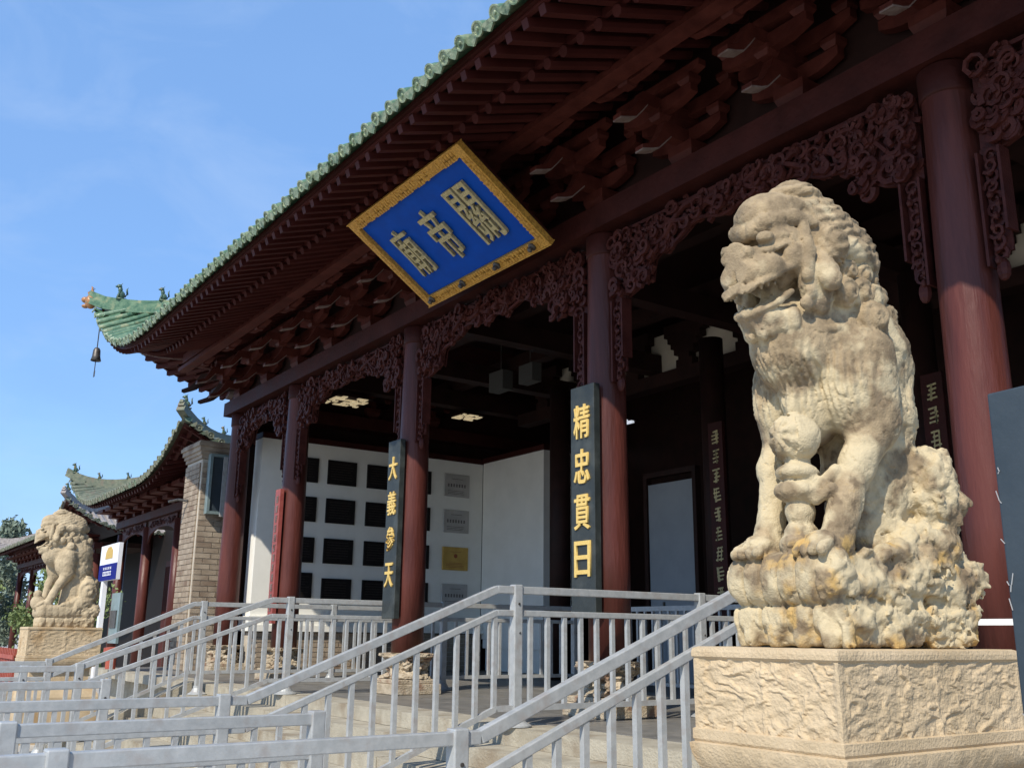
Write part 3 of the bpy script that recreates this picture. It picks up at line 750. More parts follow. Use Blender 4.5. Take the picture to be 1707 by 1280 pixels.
# red board with a column of small illegible characters
def scribble_board(x0, x1, y, z0, z1, th, label, m, mc, n, seed, cat='board'):
    e = empty('couplet_board', ((x0+x1)/2, y, z0), label, cat)
    MB().box(x0, x1, y, y+th, z0, z1).build('panel', m, e)
    r = random.Random(seed); xm = (x0+x1)/2; H = z1-z0; w = (x1-x0)*.26
    for i in range(n):
        b = MB(); zc = z1-H*(.08+.88*i/n); h = H*.88/n*.36
        for k in range(4):
            zz = zc+h*(k/3*2-1)*.8
            b.bar((xm-w*r.uniform(.5, 1), y-.006, zz), (xm+w*r.uniform(.5, 1), y-.006, zz+h*.15), .008, h*.22)
        for k in range(2):
            xx = xm+w*r.uniform(-.6, .6); b.bar((xx, y-.007, zc-h), (xx+w*r.uniform(-.4, .4), y-.007, zc+h), .008, w*.22, (1, 0, 0))
        b.build('character', mc, e)
    return e
scribble_board(-16.98, -16.76, 6.59, .95, 3.30, .07, 'narrow red board with small pale characters on a column near the brick pier', M['redboard'], M['edge'], 12, 3)
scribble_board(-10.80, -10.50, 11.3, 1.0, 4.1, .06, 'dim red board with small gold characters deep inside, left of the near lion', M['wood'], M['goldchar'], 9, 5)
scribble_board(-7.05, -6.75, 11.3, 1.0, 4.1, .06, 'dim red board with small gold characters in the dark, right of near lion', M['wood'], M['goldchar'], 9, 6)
# ---------------------------------------------------------------- porch interior
pw = empty('display_wall', (-19.8, 10, 0), 'white plaster wall hung with rows of plaques inside the porch', 'wall')
b = MB(); b.box(-20.12, -19.70, 7.28, 12.83, 1.12, 4.78); b.build('plaster_panel', M['white'], pw)
b = MB(); b.box(-20.10, -19.66, 7.26, 12.83, 4.782, 4.90); b.build('top_trim', M['wood'], pw)
b = MB(); b.box(-20.16, -19.60, 7.22, 12.83, .94, 1.118); b.box(-20.2, -19.54, 7.2, 12.83, .82, .938); b.build('ledge', M['white'], pw)
b = MB(); b.box(-20.1, -19.66, 7.28, 12.83, 0.01, .80); b.build('wainscot_core', M['mortar'], pw)
b = MB(); 
for k in range(8):
    y = 7.30+(k % 2)*.15
    while y < 12.6:
        b.box(-19.655, -19.635, y, y+.28, .03+k*.097, .115+k*.097); y += .30
tag(b.build('wainscot_bricks', M['brick'], pw), kind='stuff')
rw = empty('return_wall', (-18.5, 12.83, 0), 'plain white plaster wall returning at right angles to the wall of plaques', 'wall')
b = MB(); b.box(-19.69, -17.25, 12.84, 13.6, 0.7, 4.80); b.build('plaster_panel', M['white'], rw)
b = MB(); b.box(-19.65, -17.2, 12.80, 13.65, 4.802, 4.92); b.build('top_trim', M['wood'], rw)
b = MB(); b.box(-19.5, -17.2, 12.78, 13.65, .5, .698); b.box(-19.5, -17.3, 12.86, 13.6, .01, .498); b.build('ledge', M['white'], rw)
dw = empty('door_panel', (-13.3, 12.9, 0), 'pale bluish white door panel standing in the dark hall between columns', 'door')
b = MB(); b.box(-13.95, -12.75, 12.9, 12.98, 0.01, 3.62); b.build('panel', M['greywall'], dw)
b = MB(); b.box(-14.05, -13.96, 12.86, 13.0, .01, 3.75); b.box(-12.74, -12.65, 12.86, 13.0, .01, 3.75); b.box(-14.05, -12.65, 12.86, 13.0, 3.751, 3.85); b.build('frame', M['dark'], dw)
b = MB(); b.box(-13.60, -13.56, 12.87, 12.899, 1.25, 1.42); b.build('handle', M['bronze'], dw)
# inner columns
for x in (-15.05, -10.95, -7.2, -3.6):
    b = MB(); b.lathe([(.2, 0), (.2, 5.59)], (x, 11.6, 0), 20); b.build('inner_column', M['dark'], hall, smooth=True)
# beige bracket-wall panels between dark stepped brackets
ib = MB(); ib.box(-17.5, 1, 12.3, 12.6, 5.3, 5.55); ib.build('inner_beam', M['dark'], hall)
x = -16.6
while x < -1:
    b = MB(); b.box(x-.02, x+1.42, 12.5, 12.54, 5.551, 6.35); b.build('bracket_wall_panel', M['beige'], hall)
    b = MB()
    for hw, z0, z1 in ((.20, 5.551, 5.70), (.14, 5.701, 5.80), (.25, 5.801, 5.93), (.33, 5.931, 6.05), (.41, 6.051, 6.18), (.50, 6.181, 6.4)): b.box(x-hw, x+hw, 12.3, 12.47, z0, z1)
    b.build('inner_bracket', M['dark'], hall)
    x += 1.44
# ceiling lamps with lattice covers
def lamp(x, y, z, s, label, m, rot=0):
    e = empty('ceiling_lamp', (x, y, z), label, 'lamp'); b = MB()
    b.box(x-s, x+s, y-s, y+s, z+.02, z+.06); b.build('housing', M['dark'], e)
    r = random.Random(int(x*7)); n = 7; q = 2*s/n
    b = MB()
    for i in range(n):
        for j in range(n):
            if r.random() < .62: b.box(x-s+i*q+.006, x-s+(i+1)*q-.006, y-s+j*q+.006, y-s+(j+1)*q-.006, z, z+.018)
    b.build('lattice_glow', m, e)
lamp(-18.25, 8.5, 5.45, .40, 'lit lattice ceiling light in the far left bay of the porch', M['lamp'])
lamp(-18.0, 11.3, 5.45, .27, 'small lit lattice ceiling light above the wall of plaques', M['lamp'])
lamp(-17.6, 16.9-2, 5.2, .3, 'faint white ceiling light to the right of the second dark board', M['lampw'])
lamp(-13.9, 12.1, 4.75, .27, 'square white ceiling light above the pale door panel', M['lampw'])
# hanging pale lanterns/speakers in the dark behind the plaque bay
for (x, y, z, s, lb) in ((-14.2, 9.6, 5.05, .22, 'larger grey square box hanging in the dark porch below the blue plaque'), (-13.3, 9.6, 5.02, .20, 'smaller grey square box hanging in the dark porch right of its twin')):
    e = empty('hanging_box', (x, y, z), lb, 'box'); b = MB(); b.box(x-s, x+s, y-s*.5, y+s*.5, z, z+s*1.6); o = b.build('case', mat('dim_grey', (.055, .052, .046), None, 3, .8) if 'dim_grey' not in bpy.data.materials else bpy.data.materials['dim_grey'], e)
    b = MB(); b.tube([(x, y, z+s*1.6), (x, y, 5.96)], .01, 5); b.build('hanger_rod', M['bronze'], e)
# plaques on the white wall (facing +x)
ordr = ['top', 'second', 'third', 'bottom']
ycol = [(8.22, 'leftmost'), (9.13, 'second from left'), (10.08, 'third from left'), (11.04, 'fourth from left'), (12.09, 'rightmost')]
zrow = [4.20, 3.36, 2.50, 1.66]
for r_, zc in enumerate(zrow):
    for c_, (yc, cn) in enumerate(ycol):
        w = .345; h = .265
        last = c_ == 4
        if c_ == 0 and r_ == 3: zc2 = zc+.1
        else: zc2 = zc
        if last: m = M['brass'] if r_ == 2 else M['silver']; cname = 'brass' if r_ == 2 else 'silver'
        else: m = M['black']; cname = 'black'
        if last and r_ < 3: lb = f'{cname} metal plaque in the right column of the white wall, {ordr[r_]} row'
        elif last: lb = 'silver metal plaque in the right column of the white wall, bottom row'
        else: lb = f'black plaque on the white porch wall, {ordr[r_]} row, {cn} column'
        e = empty('wall_plaque', (-19.69, yc, zc2), lb, 'plaque', 'plaques on the white porch wall')
        b = MB(); b.box(-19.699, -19.66, yc-w, yc+w, zc2-h, zc2+h); o = b.build('plate', m, e); bevel(o, .006, 1)
        rr = random.Random(r_*5+c_); b = MB()
        if last:
            ink = M['ink']
            if r_ == 2:
                b.blob((-19.655, yc, zc2+.06), (.008, .05, .05)); b.bar((-19.657, yc-.18, zc2-.1), (-19.657, yc+.18, zc2-.1), .03, .004)
                ink = mat('red_brown_ink', (.3, .08, .03), None, 3, .6) if 'red_brown_ink' not in bpy.data.materials else bpy.data.materials['red_brown_ink']
            else:
                y = yc-.26
                while y < yc+.24:
                    for k in range(3): b.box(-19.659, -19.656, y, y+.045, zc2-.03+k*.024, zc2-.016+k*.024)
                    b.box(-19.659, -19.656, y+.018, y+.026, zc2-.035, zc2+.04); y += .075
            for k in range(3):
                b.box(-19.659, -19.656, yc-.26, yc+.26*rr.uniform(.6, 1), zc2-.13-.035*k, zc2-.122-.035*k)
            b.box(-19.659, -19.656, yc-.15, yc+.15, zc2+.15, zc2+.158)
            b.build('lettering', ink, e)
        else:
            for k in range(7):
                b.box(-19.659, -19.656, yc-w*.8, yc+w*rr.uniform(.5, .8), zc2+.18-.055*k, zc2+.19-.055*k)
            b.build('lettering', M['faint'], e)

# ---------------------------------------------------------------- brick pier
pier = empty('brick_pier', (-21.75, 7.6, ZG), 'tall tan brick pier with flared cornice at the far end of the hall', 'brick pier')
px0, px1, py0, py1 = -22.3, -21.2, 6.5, 8.9
MB().box(px0+.02, px1-.02, py0+.02, py1, 0.0, 4.45).build('core', M['mortar'], pier)
bl, bh = .34, .115
fm = MB().box(0, bl-.014, 0, .03, 0, bh-.014).mesh('brick', M['brick'])
fm2 = MB().box(0, .03, 0, bl-.014, 0, bh-.014).mesh('brick', M['brick'])
fm3 = MB().box(0, .17-.014, 0, .03, 0, bh-.014).mesh('brick', M['brick'])
ext = MB(); rr = random.Random(9)
for k in range(38):
    z = .02+k*bh
    x = px0; first = True
    while x < px1-.05:
        L = .17 if (first and k % 2) else bl
        if x+L > px1: L = px1-x
        d = rr.uniform(-.004, .003)
        if abs(L-bl) < .01: inst('brick', fm, pier, T((x, py0-.008+d, z)))
        elif L > .12: inst('brick', fm3, pier, T((x, py0-.008+d, z)))
        x += L; first = False
    y = py0+.03+(k % 2)*.17; n = 0
    if k % 2: inst('brick', MB().box(0, .03, 0, .155, 0, bh-.014).mesh('brick', M['brick']) if k == 1 else bpy.data.meshes['brick.003'], pier, T((px1-.022, py0+.03, z)))
    while y < 8.3 and n < 4:
        inst('brick', fm2, pier, T((px1-.022+rr.uniform(-.003, .004), y, z))); y += bl; n += 1
b = MB()
for k, (o_, z0, z1) in enumerate(((.02, 4.46, 4.54), (.05, 4.542, 4.62), (.085, 4.622, 4.72), (.12, 4.722, 4.80), (.09, 4.802, 4.84))):
    b.box(px0-o_, px1+o_, py0-o_, py1, z0, z1)
b.build('cornice', M['brick'], pier)
fx = empty('light_box', (-21.1, 6.8, 3.2), 'tall grey metal framed light box fixed to the side of the brick pier', 'light box')
b = MB()
for y in (6.62, 7.10): b.box(-21.16, -20.98, y, y+.06, 3.25, 4.55)
b.box(-21.16, -20.98, 6.681, 7.099, 3.25, 3.31); b.box(-21.16, -20.98, 6.681, 7.099, 4.49, 4.55); b.build('frame', M['teal'], fx)
b = MB(); b.box(-21.15, -21.02, 6.682, 7.098, 3.312, 4.488); b.build('pane', M['nboard'], fx)
b = MB(); b.box(-20.978, -20.94, 6.90, 6.99, 3.2, 4.5); b.build('tube', M['steel'], fx)
pin = MB().tube([(-21.9, 6.48, 3.6), (-22.0, 6.3, 3.62), (-22.05, 6.1, 3.56)], .03, 6)
tag(pin.build('iron_hook', M['bronze']), 'small dark iron hook sticking out of the front of the brick pier', 'hook')
# wind bell under the eave corner
wb = empty('wind_bell', (-22.15, 4.25, 6.3), 'small dark bronze wind bell hanging from the upturned eave corner', 'bell')
bx, by = -22.15, 4.28
b = MB(); b.tube([(bx, by, 7.42), (bx, by, 6.78)], .012, 5); b.build('chain', M['bronze'], wb)
b = MB(); b.lathe([(.02, .30), (.05, .29), (.075, .24), (.085, .10), (.11, .0), (.10, .0), (.06, .1), (.04, .2)], (bx, by, 6.5), 14); b.build('bell_body', M['bronze'], wb, smooth=True)
b = MB(); b.tube([(bx, by, 6.62), (bx, by, 6.26)], .01, 5); b.box(bx-.05, bx+.05, by-.006, by+.006, 6.14, 6.27); b.build('clapper', M['bronze'], wb)
# ================================================================== SIDE BUILDINGS
def side_hall(loc_lab, colx, yc, P, ztop, base, seed, mt, right_side=True, tag_name='side_hall'):
    h = empty(tag_name, (sum(colx)/len(colx), yc, base), loc_lab, 'side building')
    hp, Z = make_roof(P, h, .30, .3, mt, M['gtile2'], M['rafter'], M['wood'], left=True, rightside=right_side, capr=.08, depth=3.2)
    hp(1, P[0]); hp(-1, P[1])
    for sx, x0 in ((1, P[0]), (-1, P[1])):
        for s, hh in ((.1, .34), (.8, .24), (1.6, .24)):
            q = Vector((x0+sx*s, P[2]+s, Z(x0+sx*s, P[2]+s)+.28))
            beast('ridge_beast', q, hh, M['tiledark'], h, int(s*10))
    zr = max(Z((P[0]+P[1])/2, P[2]+2.8), P[4]+1)
    b = MB(); b.box(P[0]+3.0, P[1]-3.0, P[2]+2.9, P[2]+3.3, zr-.3, zr+.35); b.box(P[0]+2.8, P[0]+3.3, P[2]+2.85, P[2]+3.35, zr-.2, zr+.8); b.build('main_ridge', mt, h)
    for x in colx:
        b = MB(); b.lathe([(.17, base), (.17, ztop-.2)], (x, yc, 0), 16); b.build('column', M['col'], h, smooth=True)
        b = MB(); b.lathe([(.26, base), (.26, base+.12), (.2, base+.3)], (x, yc, 0), 14); b.build('column_plinth', M['plinth'], h)
    b = MB(); b.box(min(colx)-.3, max(colx)+.3, yc-.2, yc+.16, ztop, ztop+.24); b.build('plate_beam', M['wood'], h)
    r = random.Random(seed)
    for i in range(len(colx)-1):
        a, c = sorted((colx[i], colx[i+1])); b = MB(); L = c-a
        up = []; 
        for k in range(17):
            t = k/16; up.append((a+.18+(L-.36)*t, ztop-.75+.45*(math.sin(math.pi*t)**.35)))
        b.prism([(a+.18, ztop-.01)]+up+[(c-.18, ztop-.01)], lambda u, v, t: (u, t, v), yc-.06, yc+.0)
        for k in range(50):
            x = r.uniform(a+.3, c-.3); swirl(b, (x, ztop-.16+r.uniform(-.08, .08)), r.uniform(.04, .08), 1, r.uniform(0, 6), .014, yc-.08, 1)
        b.build('carved_frieze', M['carve'], h)
    # brackets, simple steps
    x = min(colx)
    while x < max(colx)+.1:
        b = MB()
        for hw, d, z0 in ((.12, .15, .24), (.26, .4, .36), (.38, .75, .50)): b.box(x-hw, x+hw, yc-d-.1, yc+.1, ztop+z0, ztop+z0+.11)
        b.build('bracket_set', M['bracket'], h); x += 1.1
    b = MB(); b.box(min(colx)-.2, max(colx)+3.6, yc+2.2, yc+2.4, base, ztop+1.2); b.build('wall', M['black'], h)  # deep porch shade is put into the wall's near-black colour
    b = MB(); b.box(min(colx)-.2, max(colx)+.2, yc+.1, yc+2.2, ztop+.1, ztop+.3); b.build('porch_ceiling', M['dark'], h)
    # rafters
    PUx = (P[0]+.1, P[1]-.1, P[2]+.1, P[3], P[4]-.12, P[5], P[6], P[7], P[8])
    zu = lambda x, y: roofz(x, y, PUx)
    x = P[0]+.2
    while x < P[1]-.2:
        put_beam('flying_rafter', fr, h, (x, P[2]+.14, zu(x, P[2]+.14)-.01), (x, P[2]+1.5, zu(x, P[2]+1.5)-.03)); x += .3
    if right_side:
        y = P[2]+.3
        while y < P[2]+6:
            put_beam('flying_rafter', fr, h, (P[1]-.14, y, zu(P[1]-.14, y)-.01), (P[1]-1.5, y, zu(P[1]-1.5, y)-.03)); y += .3
    return h
side_hall('side gate building with curved green roof between brick pier and far stone lion', [-36.3, -33.0, -29.6, -26.3], 8.6, (-38.0, -24.7, 7.0, 17, 4.85, 1.25, 4.5, 2.4, .36), 4.25, ZG, 3, M['gtile3'])
side_hall('farthest dark building with grey tiled roof behind the far stone lion', [-62, -58, -54, -50, -46.5, -43.8], 9.4, (-64, -42.0, 7.6, 16, 4.75, 1.2, 3.2, 2.4, .40), 4.1, ZG, 8, M['gtile'])
# door leaves and posts in the side building
sd = empty('lattice_doors', (-31, 10.2, ZG), 'dark lattice doors between the columns of the side building', 'doors')
for i in range(12):
    x = -36+i*.85; b = MB()
    b.box(x, x+.8, 10.1, 10.15, ZG, 3.2)
    for k in range(6): b.box(x+.08+k*.115, x+.11+k*.115, 10.06, 10.099, 1.2, 3.0)
    b.build('door_leaf', M['bracket'], sd)

# ================================================================== LIONS
def sdf_lion(vox, near=True):
    lo = np.array([-.40, -.62, -.03]); hi = np.array([.40, .60, 2.02])   # x, y(-forward), z above pedestal top
    nx, ny, nz = [int((h-l)/vox)+1 for l, h in zip(lo, hi)]
    X, Y, Z = np.meshgrid(*[(lo[i]+vox*np.arange(n)).astype(np.float32) for i, n in enumerate((nx, ny, nz))], indexing='ij')
    F = np.full(X.shape, 1.0, np.float32)
    def sub(c, r, pad):
        i0 = [max(0, int((c[k]-r[k]-pad-lo[k])/vox)) for k in range(3)]; i1 = [min(n, int((c[k]+r[k]+pad-lo[k])/vox)+2) for k, n in enumerate((nx, ny, nz))]
        return tuple(slice(a, b_) for a, b_ in zip(i0, i1))
    def comb(sl, d, k):
        f = F[sl]
        if k > 0:
            h = np.clip(.5+.5*(f-d)/k, 0, 1); F[sl] = f*(1-h)+d*h-k*h*(1-h)
        else: F[sl] = np.minimum(f, d)
    def cut(sl, d, k=.02):
        f = F[sl]; d = -d; h = np.clip(.5-.5*(f-d)/k, 0, 1); F[sl] = f*(1-h)+d*h+k*h*(1-h)
    # world measurements: y_world -> local y = yw-3.46 ; z local = zw-.79
    def P(x, y, z): return (x, y-3.46, z-.79)
    def ell(x, y, z, r, k=.05, fn=None):
        c = P(x, y, z); sl = sub(c, r, .12); dx, dy, dz = (X[sl]-c[0])/r[0], (Y[sl]-c[1])/r[1], (Z[sl]-c[2])/r[2]
        q = np.sqrt(dx*dx+dy*dy+dz*dz); d = (q-1)*min(r)*np.clip(q, .6, 3)**0*1.0
        g_ = np.sqrt((dx/r[0])**2+(dy/r[1])**2+(dz/r[2])**2)+1e-6; d = q*(q-1)/g_
        if fn is not None: d = d+fn(X[sl]-c[0], Y[sl]-c[1], Z[sl]-c[2])
        comb(sl, d, k)
    def cap(a, b_, ra, rb, k=.04, cutit=False):
        a = np.array(P(*a)); b2 = np.array(P(*b_)); c = (a+b2)/2; r = np.abs(a-b2)/2+max(ra, rb); sl = sub(c, r, .12)
        ba = b2-a; L2 = float(ba@ba)
        t = np.clip(((X[sl]-a[0])*ba[0]+(Y[sl]-a[1])*ba[1]+(Z[sl]-a[2])*ba[2])/L2, 0, 1)
        d = np.sqrt((X[sl]-a[0]-t*ba[0])**2+(Y[sl]-a[1]-t*ba[1])**2+(Z[sl]-a[2]-t*ba[2])**2)-(ra+(rb-ra)*t)
        cut(sl, d) if cutit else comb(sl, d, k)
    def chain(pts, rs_, k=.03):
        for i in range(len(pts)-1): cap(pts[i], pts[i+1], rs_[i], rs_[i+1], k)
    def curl(x, y, z, r, k=.015, nrm=None, sg=1):
        n_ = np.array(nrm if nrm is not None else (np.sign(x)+1e-3, .25, .1), dtype=float); n_ /= np.linalg.norm(n_)
        u = np.cross(n_, (0, 0, 1.0)); u /= np.linalg.norm(u); v = np.cross(n_, u)
        def fn(dx, dy, dz):
            a = dx*u[0]+dy*u[1]+dz*u[2]; c = dx*v[0]+dy*v[1]+dz*v[2]; rho = np.sqrt(a*a+c*c); th = np.arctan2(c, a)*sg
            return .0055*np.cos(th-rho/r*11.0)*np.clip(rho/(.30*r), 0, 1)
        ell(x, y, z, (r, r, r), k, fn)
    # ---------- base slab (lotus): upper bulge and lower petals
    def slab(x0, x1, y0, y1, z0, z1, rad, fn=None):
        c = P((x0+x1)/2, (y0+y1)/2, (z0+z1)/2); hx, hy, hz = (x1-x0)/2-rad, (y1-y0)/2-rad, (z1-z0)/2-rad
        sl = sub(c, (hx+rad, hy+rad, hz+rad), .08); qx = np.abs(X[sl]-c[0])-hx; qy = np.abs(Y[sl]-c[1])-hy; qz = np.abs(Z[sl]-c[2])-hz
        d = np.sqrt(np.maximum(qx, 0)**2+np.maximum(qy, 0)**2+np.maximum(qz, 0)**2)+np.minimum(np.maximum(qx, np.maximum(qy, qz)), 0)-rad
        if fn is not None: d = d+fn(X[sl], Y[sl], Z[sl])
        comb(sl, d, .008)
    def petals(x, y, z, sp=.105, dp=.013):
        per = np.where(np.abs(y) > np.abs(x)*1.4, x, y)
        g1 = np.abs(np.mod(per/sp+.5, 1)-.5)*2
        rock = np.clip((y-.0)*4, 0, 1)
        if near: rock = np.maximum(rock, np.clip((x-.19)*14, 0, 1))
        lobe = -.006*np.sqrt(np.clip(1-(1-g1)**2, 0, 1))
        return (1-rock)*(dp*np.clip(1-g1*7, 0, 1)+lobe)+rock*(.075*fbm(x*11+4, y*11, z*11, 4)-.045*np.abs(fbm(x*8, y*8+3, z*8, 3))+.012)
    slab(-.355, .310, 3.00, 3.98, .918, 1.125, .085, petals)
    def lowpet(x, y, z):
        per = np.where(np.abs(y) > np.abs(x)*1.4, x, y); g = np.abs(np.mod(per/.15+.5, 1)-.5)*2
        return 1.2*petals(x, y, z, .15, .018)+.85*np.clip(.06-z, 0, 1)*np.clip(1.6-g*2.4, -.2, 1.6)
    slab(-.325, .292, 3.035, 3.95, .785, .912, .020, lowpet)
    slab(-.29, .26, 3.08, 3.90, .80, .98, .02)
    slab(-.27, .27, 3.06, 3.88, .77, .95, .02)
    # rocky rear mass
    rk = lambda x, y, z: .075*fbm(x*11, y*11, z*11, 4)-.05*np.abs(fbm(x*9, y*9+3, z*9, 3))+.012
    ell(.05, 3.72, 1.12, (.27, .24, .12), .04, rk); ell(.16, 3.97, 1.05, (.16, .12, .12), .03, rk)
    # ---------- torso
    chain([(0, 3.44, 2.14), (0, 3.60, 1.98), (0, 3.62, 1.74), (0, 3.62, 1.42), (0, 3.60, 1.15)], [.22, .245, .235, .20, .18], .06)
    ell(0, 3.34, 1.98, (.23, .25, .26), .06); ell(0, 3.17, 1.97, (.20, .18, .20), .04)
    ell(.16, 3.40, 1.84, (.165, .20, .27), .025); ell(-.16, 3.31, 1.79, (.155, .20, .27), .035)
    # belly
    cap((0, 3.55, 1.5), (0, 3.5, 1.2), .15, .13, .06)
    # shoulder muscle ridge
    cap((.24, 3.42, 1.95), (.22, 3.44, 1.66), .10, .11, .05); cap((-.24, 3.40, 1.95), (-.22, 3.36, 1.66), .10, .10, .05)
    # forelegs
    chain([(.20, 3.45, 1.66), (.20, 3.32, 1.47), (.19, 3.23, 1.30), (.19, 3.18, 1.19)], [.105, .076, .068, .072], .03)
    ell(.185, 3.13, 1.14, (.085, .115, .065), .02)
    for dx in (-.06, -.02, .02, .06): cap((.185+dx, 3.08, 1.16), (.185+dx*1.15, 3.01, 1.12), .025, .022, .006)
    chain([(-.18, 3.26, 1.62), (-.19, 3.20, 1.47), (-.18, 3.18, 1.36), (-.175, 3.14, 1.20)], [.09, .072, .062, .070], .03)
    ell(-.175, 3.11, 1.14, (.09, .11, .07), .02)
    for dx in (-.06, -.02, .02, .06): cap((-.175+dx, 3.07, 1.16), (-.175+dx*1.15, 3.0, 1.12), .026, .024, .008)
    # haunches + hind feet
    for s in (1, -1):
        ell(s*.20, 3.81, 1.36, (.13, .155, .25), .03, rk if near else (lambda x, y, z: .012*np.cos(np.sqrt(y*y+z*z)*60)))
        ell(s*.20, 3.74, 1.18, (.12, .21, .11), .03)
        ell(s*.225, 3.50, 1.135, (.075, .13, .06), .02)
        for dx in (-.045, 0, .045): cap((s*.225+dx, 3.44, 1.14), (s*.225+dx, 3.365, 1.11), .024, .022, .008)
    # tail mass along the back
    chain([(0, 3.90, 1.15), (0, 3.95, 1.33), (0, 3.93, 1.50), (0, 3.89, 1.58)], [.10, .105, .09, .05], .03)
    # spine lumps
    for i in range(7):
        t = i/6; curl(0, 3.80+.05*t, 2.08-.46*t, .058, .02, (0, 1, .2))
    if near:
        # chest bell and ribbon column between the forelegs
        ell(.01, 3.27, 1.80, (.12, .17, .24), .03); chain([(.04, 3.10, 2.02), (.035, 3.125, 1.86), (.03, 3.13, 1.70)], [.034, .030, .034], .012)
        ell(.03, 3.12, 1.575, (.125, .100, .100), .005, lambda x, y, z: .006*np.cos(np.arctan2(z, x)*8)*(np.abs(np.sqrt(x*x+z*z)-.06) < .03)+np.where(np.abs(np.sqrt(x*x+z*z)-.085) < .008, .006, 0))
        for zz, rr_, hh in ((1.475, .055, .05), (1.435, .095, .042), (1.36, .105, .048), (1.28, .065, .07), (1.20, .075, .05), (1.15, .10, .06)):
            ell(.03, 3.13, zz, (rr_, rr_, hh), .01)
        chain([(.06, 3.12, 1.42), (.13, 3.17, 1.38), (.17, 3.22, 1.44)], [.035, .03, .03], .01)
        chain([(.06, 3.10, 1.37), (.12, 3.14, 1.33), (.18, 3.17, 1.36)], [.032, .028, .028], .01)
    else:
        ell(.08, 3.02, 1.16, (.12, .13, .12), .02); curl(.1, 3.0, 1.3, .07, .02, (0, -1, 0))
    # neck / straps
    cap((0, 3.40, 2.32), (0, 3.38, 2.0), .215, .225, .05); cap((0, 3.45, 2.3), (0, 3.60, 2.05), .20, .20, .05)
    for s in (1, -1):
        curl(s*.245, 3.43, 2.085, .085, .008, (s, -.2, .1), s)
        chain([(s*.17, 3.14, 2.00), (s*.212, 3.25, 2.025), (s*.225, 3.37, 2.02)], [.016, .018, .018], .004)
        chain([(s*.25, 3.50, 2.02), (s*.22, 3.62, 1.98), (s*.12, 3.76, 1.98)], [.03, .03, .025], .008)
        for i in range(3): ell(s*(.23-.03*i), 3.52+.09*i, 1.93-.02*i, (.045, .05, .045), .012)
    # ---------- head
    ell(0, 3.30, 2.42, (.235, .29, .25), .03); cap((0, 3.34, 2.50), (0, 3.53, 2.44), .195, .185, .04)
    ell(0, 3.245, 2.645, (.150, .145, .055), .008); ell(0, 3.25, 2.69, (.105, .10, .038), .006)
    ell(0, 3.09, 2.50, (.175, .17, .125), .03)
    def P(x, y, z): return (x, y+.030-3.46, z-.79)
    for s in (1, -1):
        chain([(s*.025, 2.925, 2.425), (s*.095, 2.935, 2.445), (s*.17, 3.04, 2.475), (s*.20, 3.12, 2.46)], [.040, .042, .038, .028], .005)
        chain([(s*.06, 3.0, 2.53), (s*.12, 3.06, 2.545), (s*.16, 3.14, 2.54)], [.04, .042, .03], .012)
        ell(s*.120, 2.905, 2.362, (.046, .040, .036), .002)
        chain([(s*.06, 2.885, 2.325), (s*.12, 2.905, 2.315), (s*.18, 2.98, 2.35)], [.020, .022, .018], .006)
    for s in (1, -1): ell(s*.12, 3.03, 2.375, (.085, .10, .070), .012)
    def P(x, y, z): return (x, y+.045-3.46, z-.79)
    ell(0, 2.975, 2.265, (.150, .180, .100), .012)
    ell(0, 2.812, 2.312, (.066, .050, .040), .003)
    for s in (1, -1):
        ell(s*.062, 2.83, 2.298, (.036, .036, .032), .006)
        cap((s*.05, 2.845, 2.215), (s*.12, 2.915, 2.245), .058, .060, .012)
        chain([(s*.015, 2.805, 2.150), (s*.065, 2.815, 2.138), (s*.115, 2.862, 2.165), (s*.155, 2.93, 2.222), (s*.185, 3.01, 2.270)], [.024, .024, .022, .020, .016], .004)
        ell(s*.165, 3.05, 2.305, (.065, .10, .080), .012)
        ell(s*.185, 3.12, 2.20, (.060, .10, .125), .02)
        for q in range(5): ell(s*(.20+.01*(q % 2)), 3.03+.022*q, 2.10+.045*q, (.028, .034, .032), .006)
        for q in range(4): ell(s*.205, 3.06+.02*q, 2.17+.05*q, (.024, .03, .026), .006)
        # lower jaw rim and beard curls
        chain([(0, 2.868, 2.058), (s*.065, 2.88, 2.066), (s*.125, 2.935, 2.108), (s*.155, 2.985, 2.150)], [.024, .024, .021, .018], .003)
        for q in range(4): ell(s*(.035+.036*q), 2.925+.028*q, 2.005+.012*q, (.034, .036, .050), .006)
    ell(0, 2.995, 2.048, (.138, .128, .066), .012); cap((0, 3.06, 2.06), (0, 3.26, 2.06), .12, .18, .04)
    # eye creases
    for s in (1, -1):
        cap((s*.05, 2.872, 2.388), (s*.12, 2.875, 2.400), .010, .013, cutit=True); cap((s*.12, 2.875, 2.400), (s*.20, 2.975, 2.425), .013, .010, cutit=True)
        cap((s*.05, 2.86, 2.335), (s*.13, 2.868, 2.330), .008, .010, cutit=True); cap((s*.13, 2.868, 2.330), (s*.20, 2.96, 2.36), .010, .008, cutit=True)
    # mouth opening with teeth
    for xx in (-.165, -.11, -.055, 0, .055, .11, .165):
        cap((xx, 2.840, 2.122), (xx, 2.885, 2.130), .016, .036, cutit=True); cap((xx, 2.885, 2.130), (xx*1.10, 2.965, 2.178), .038, .030, cutit=True)
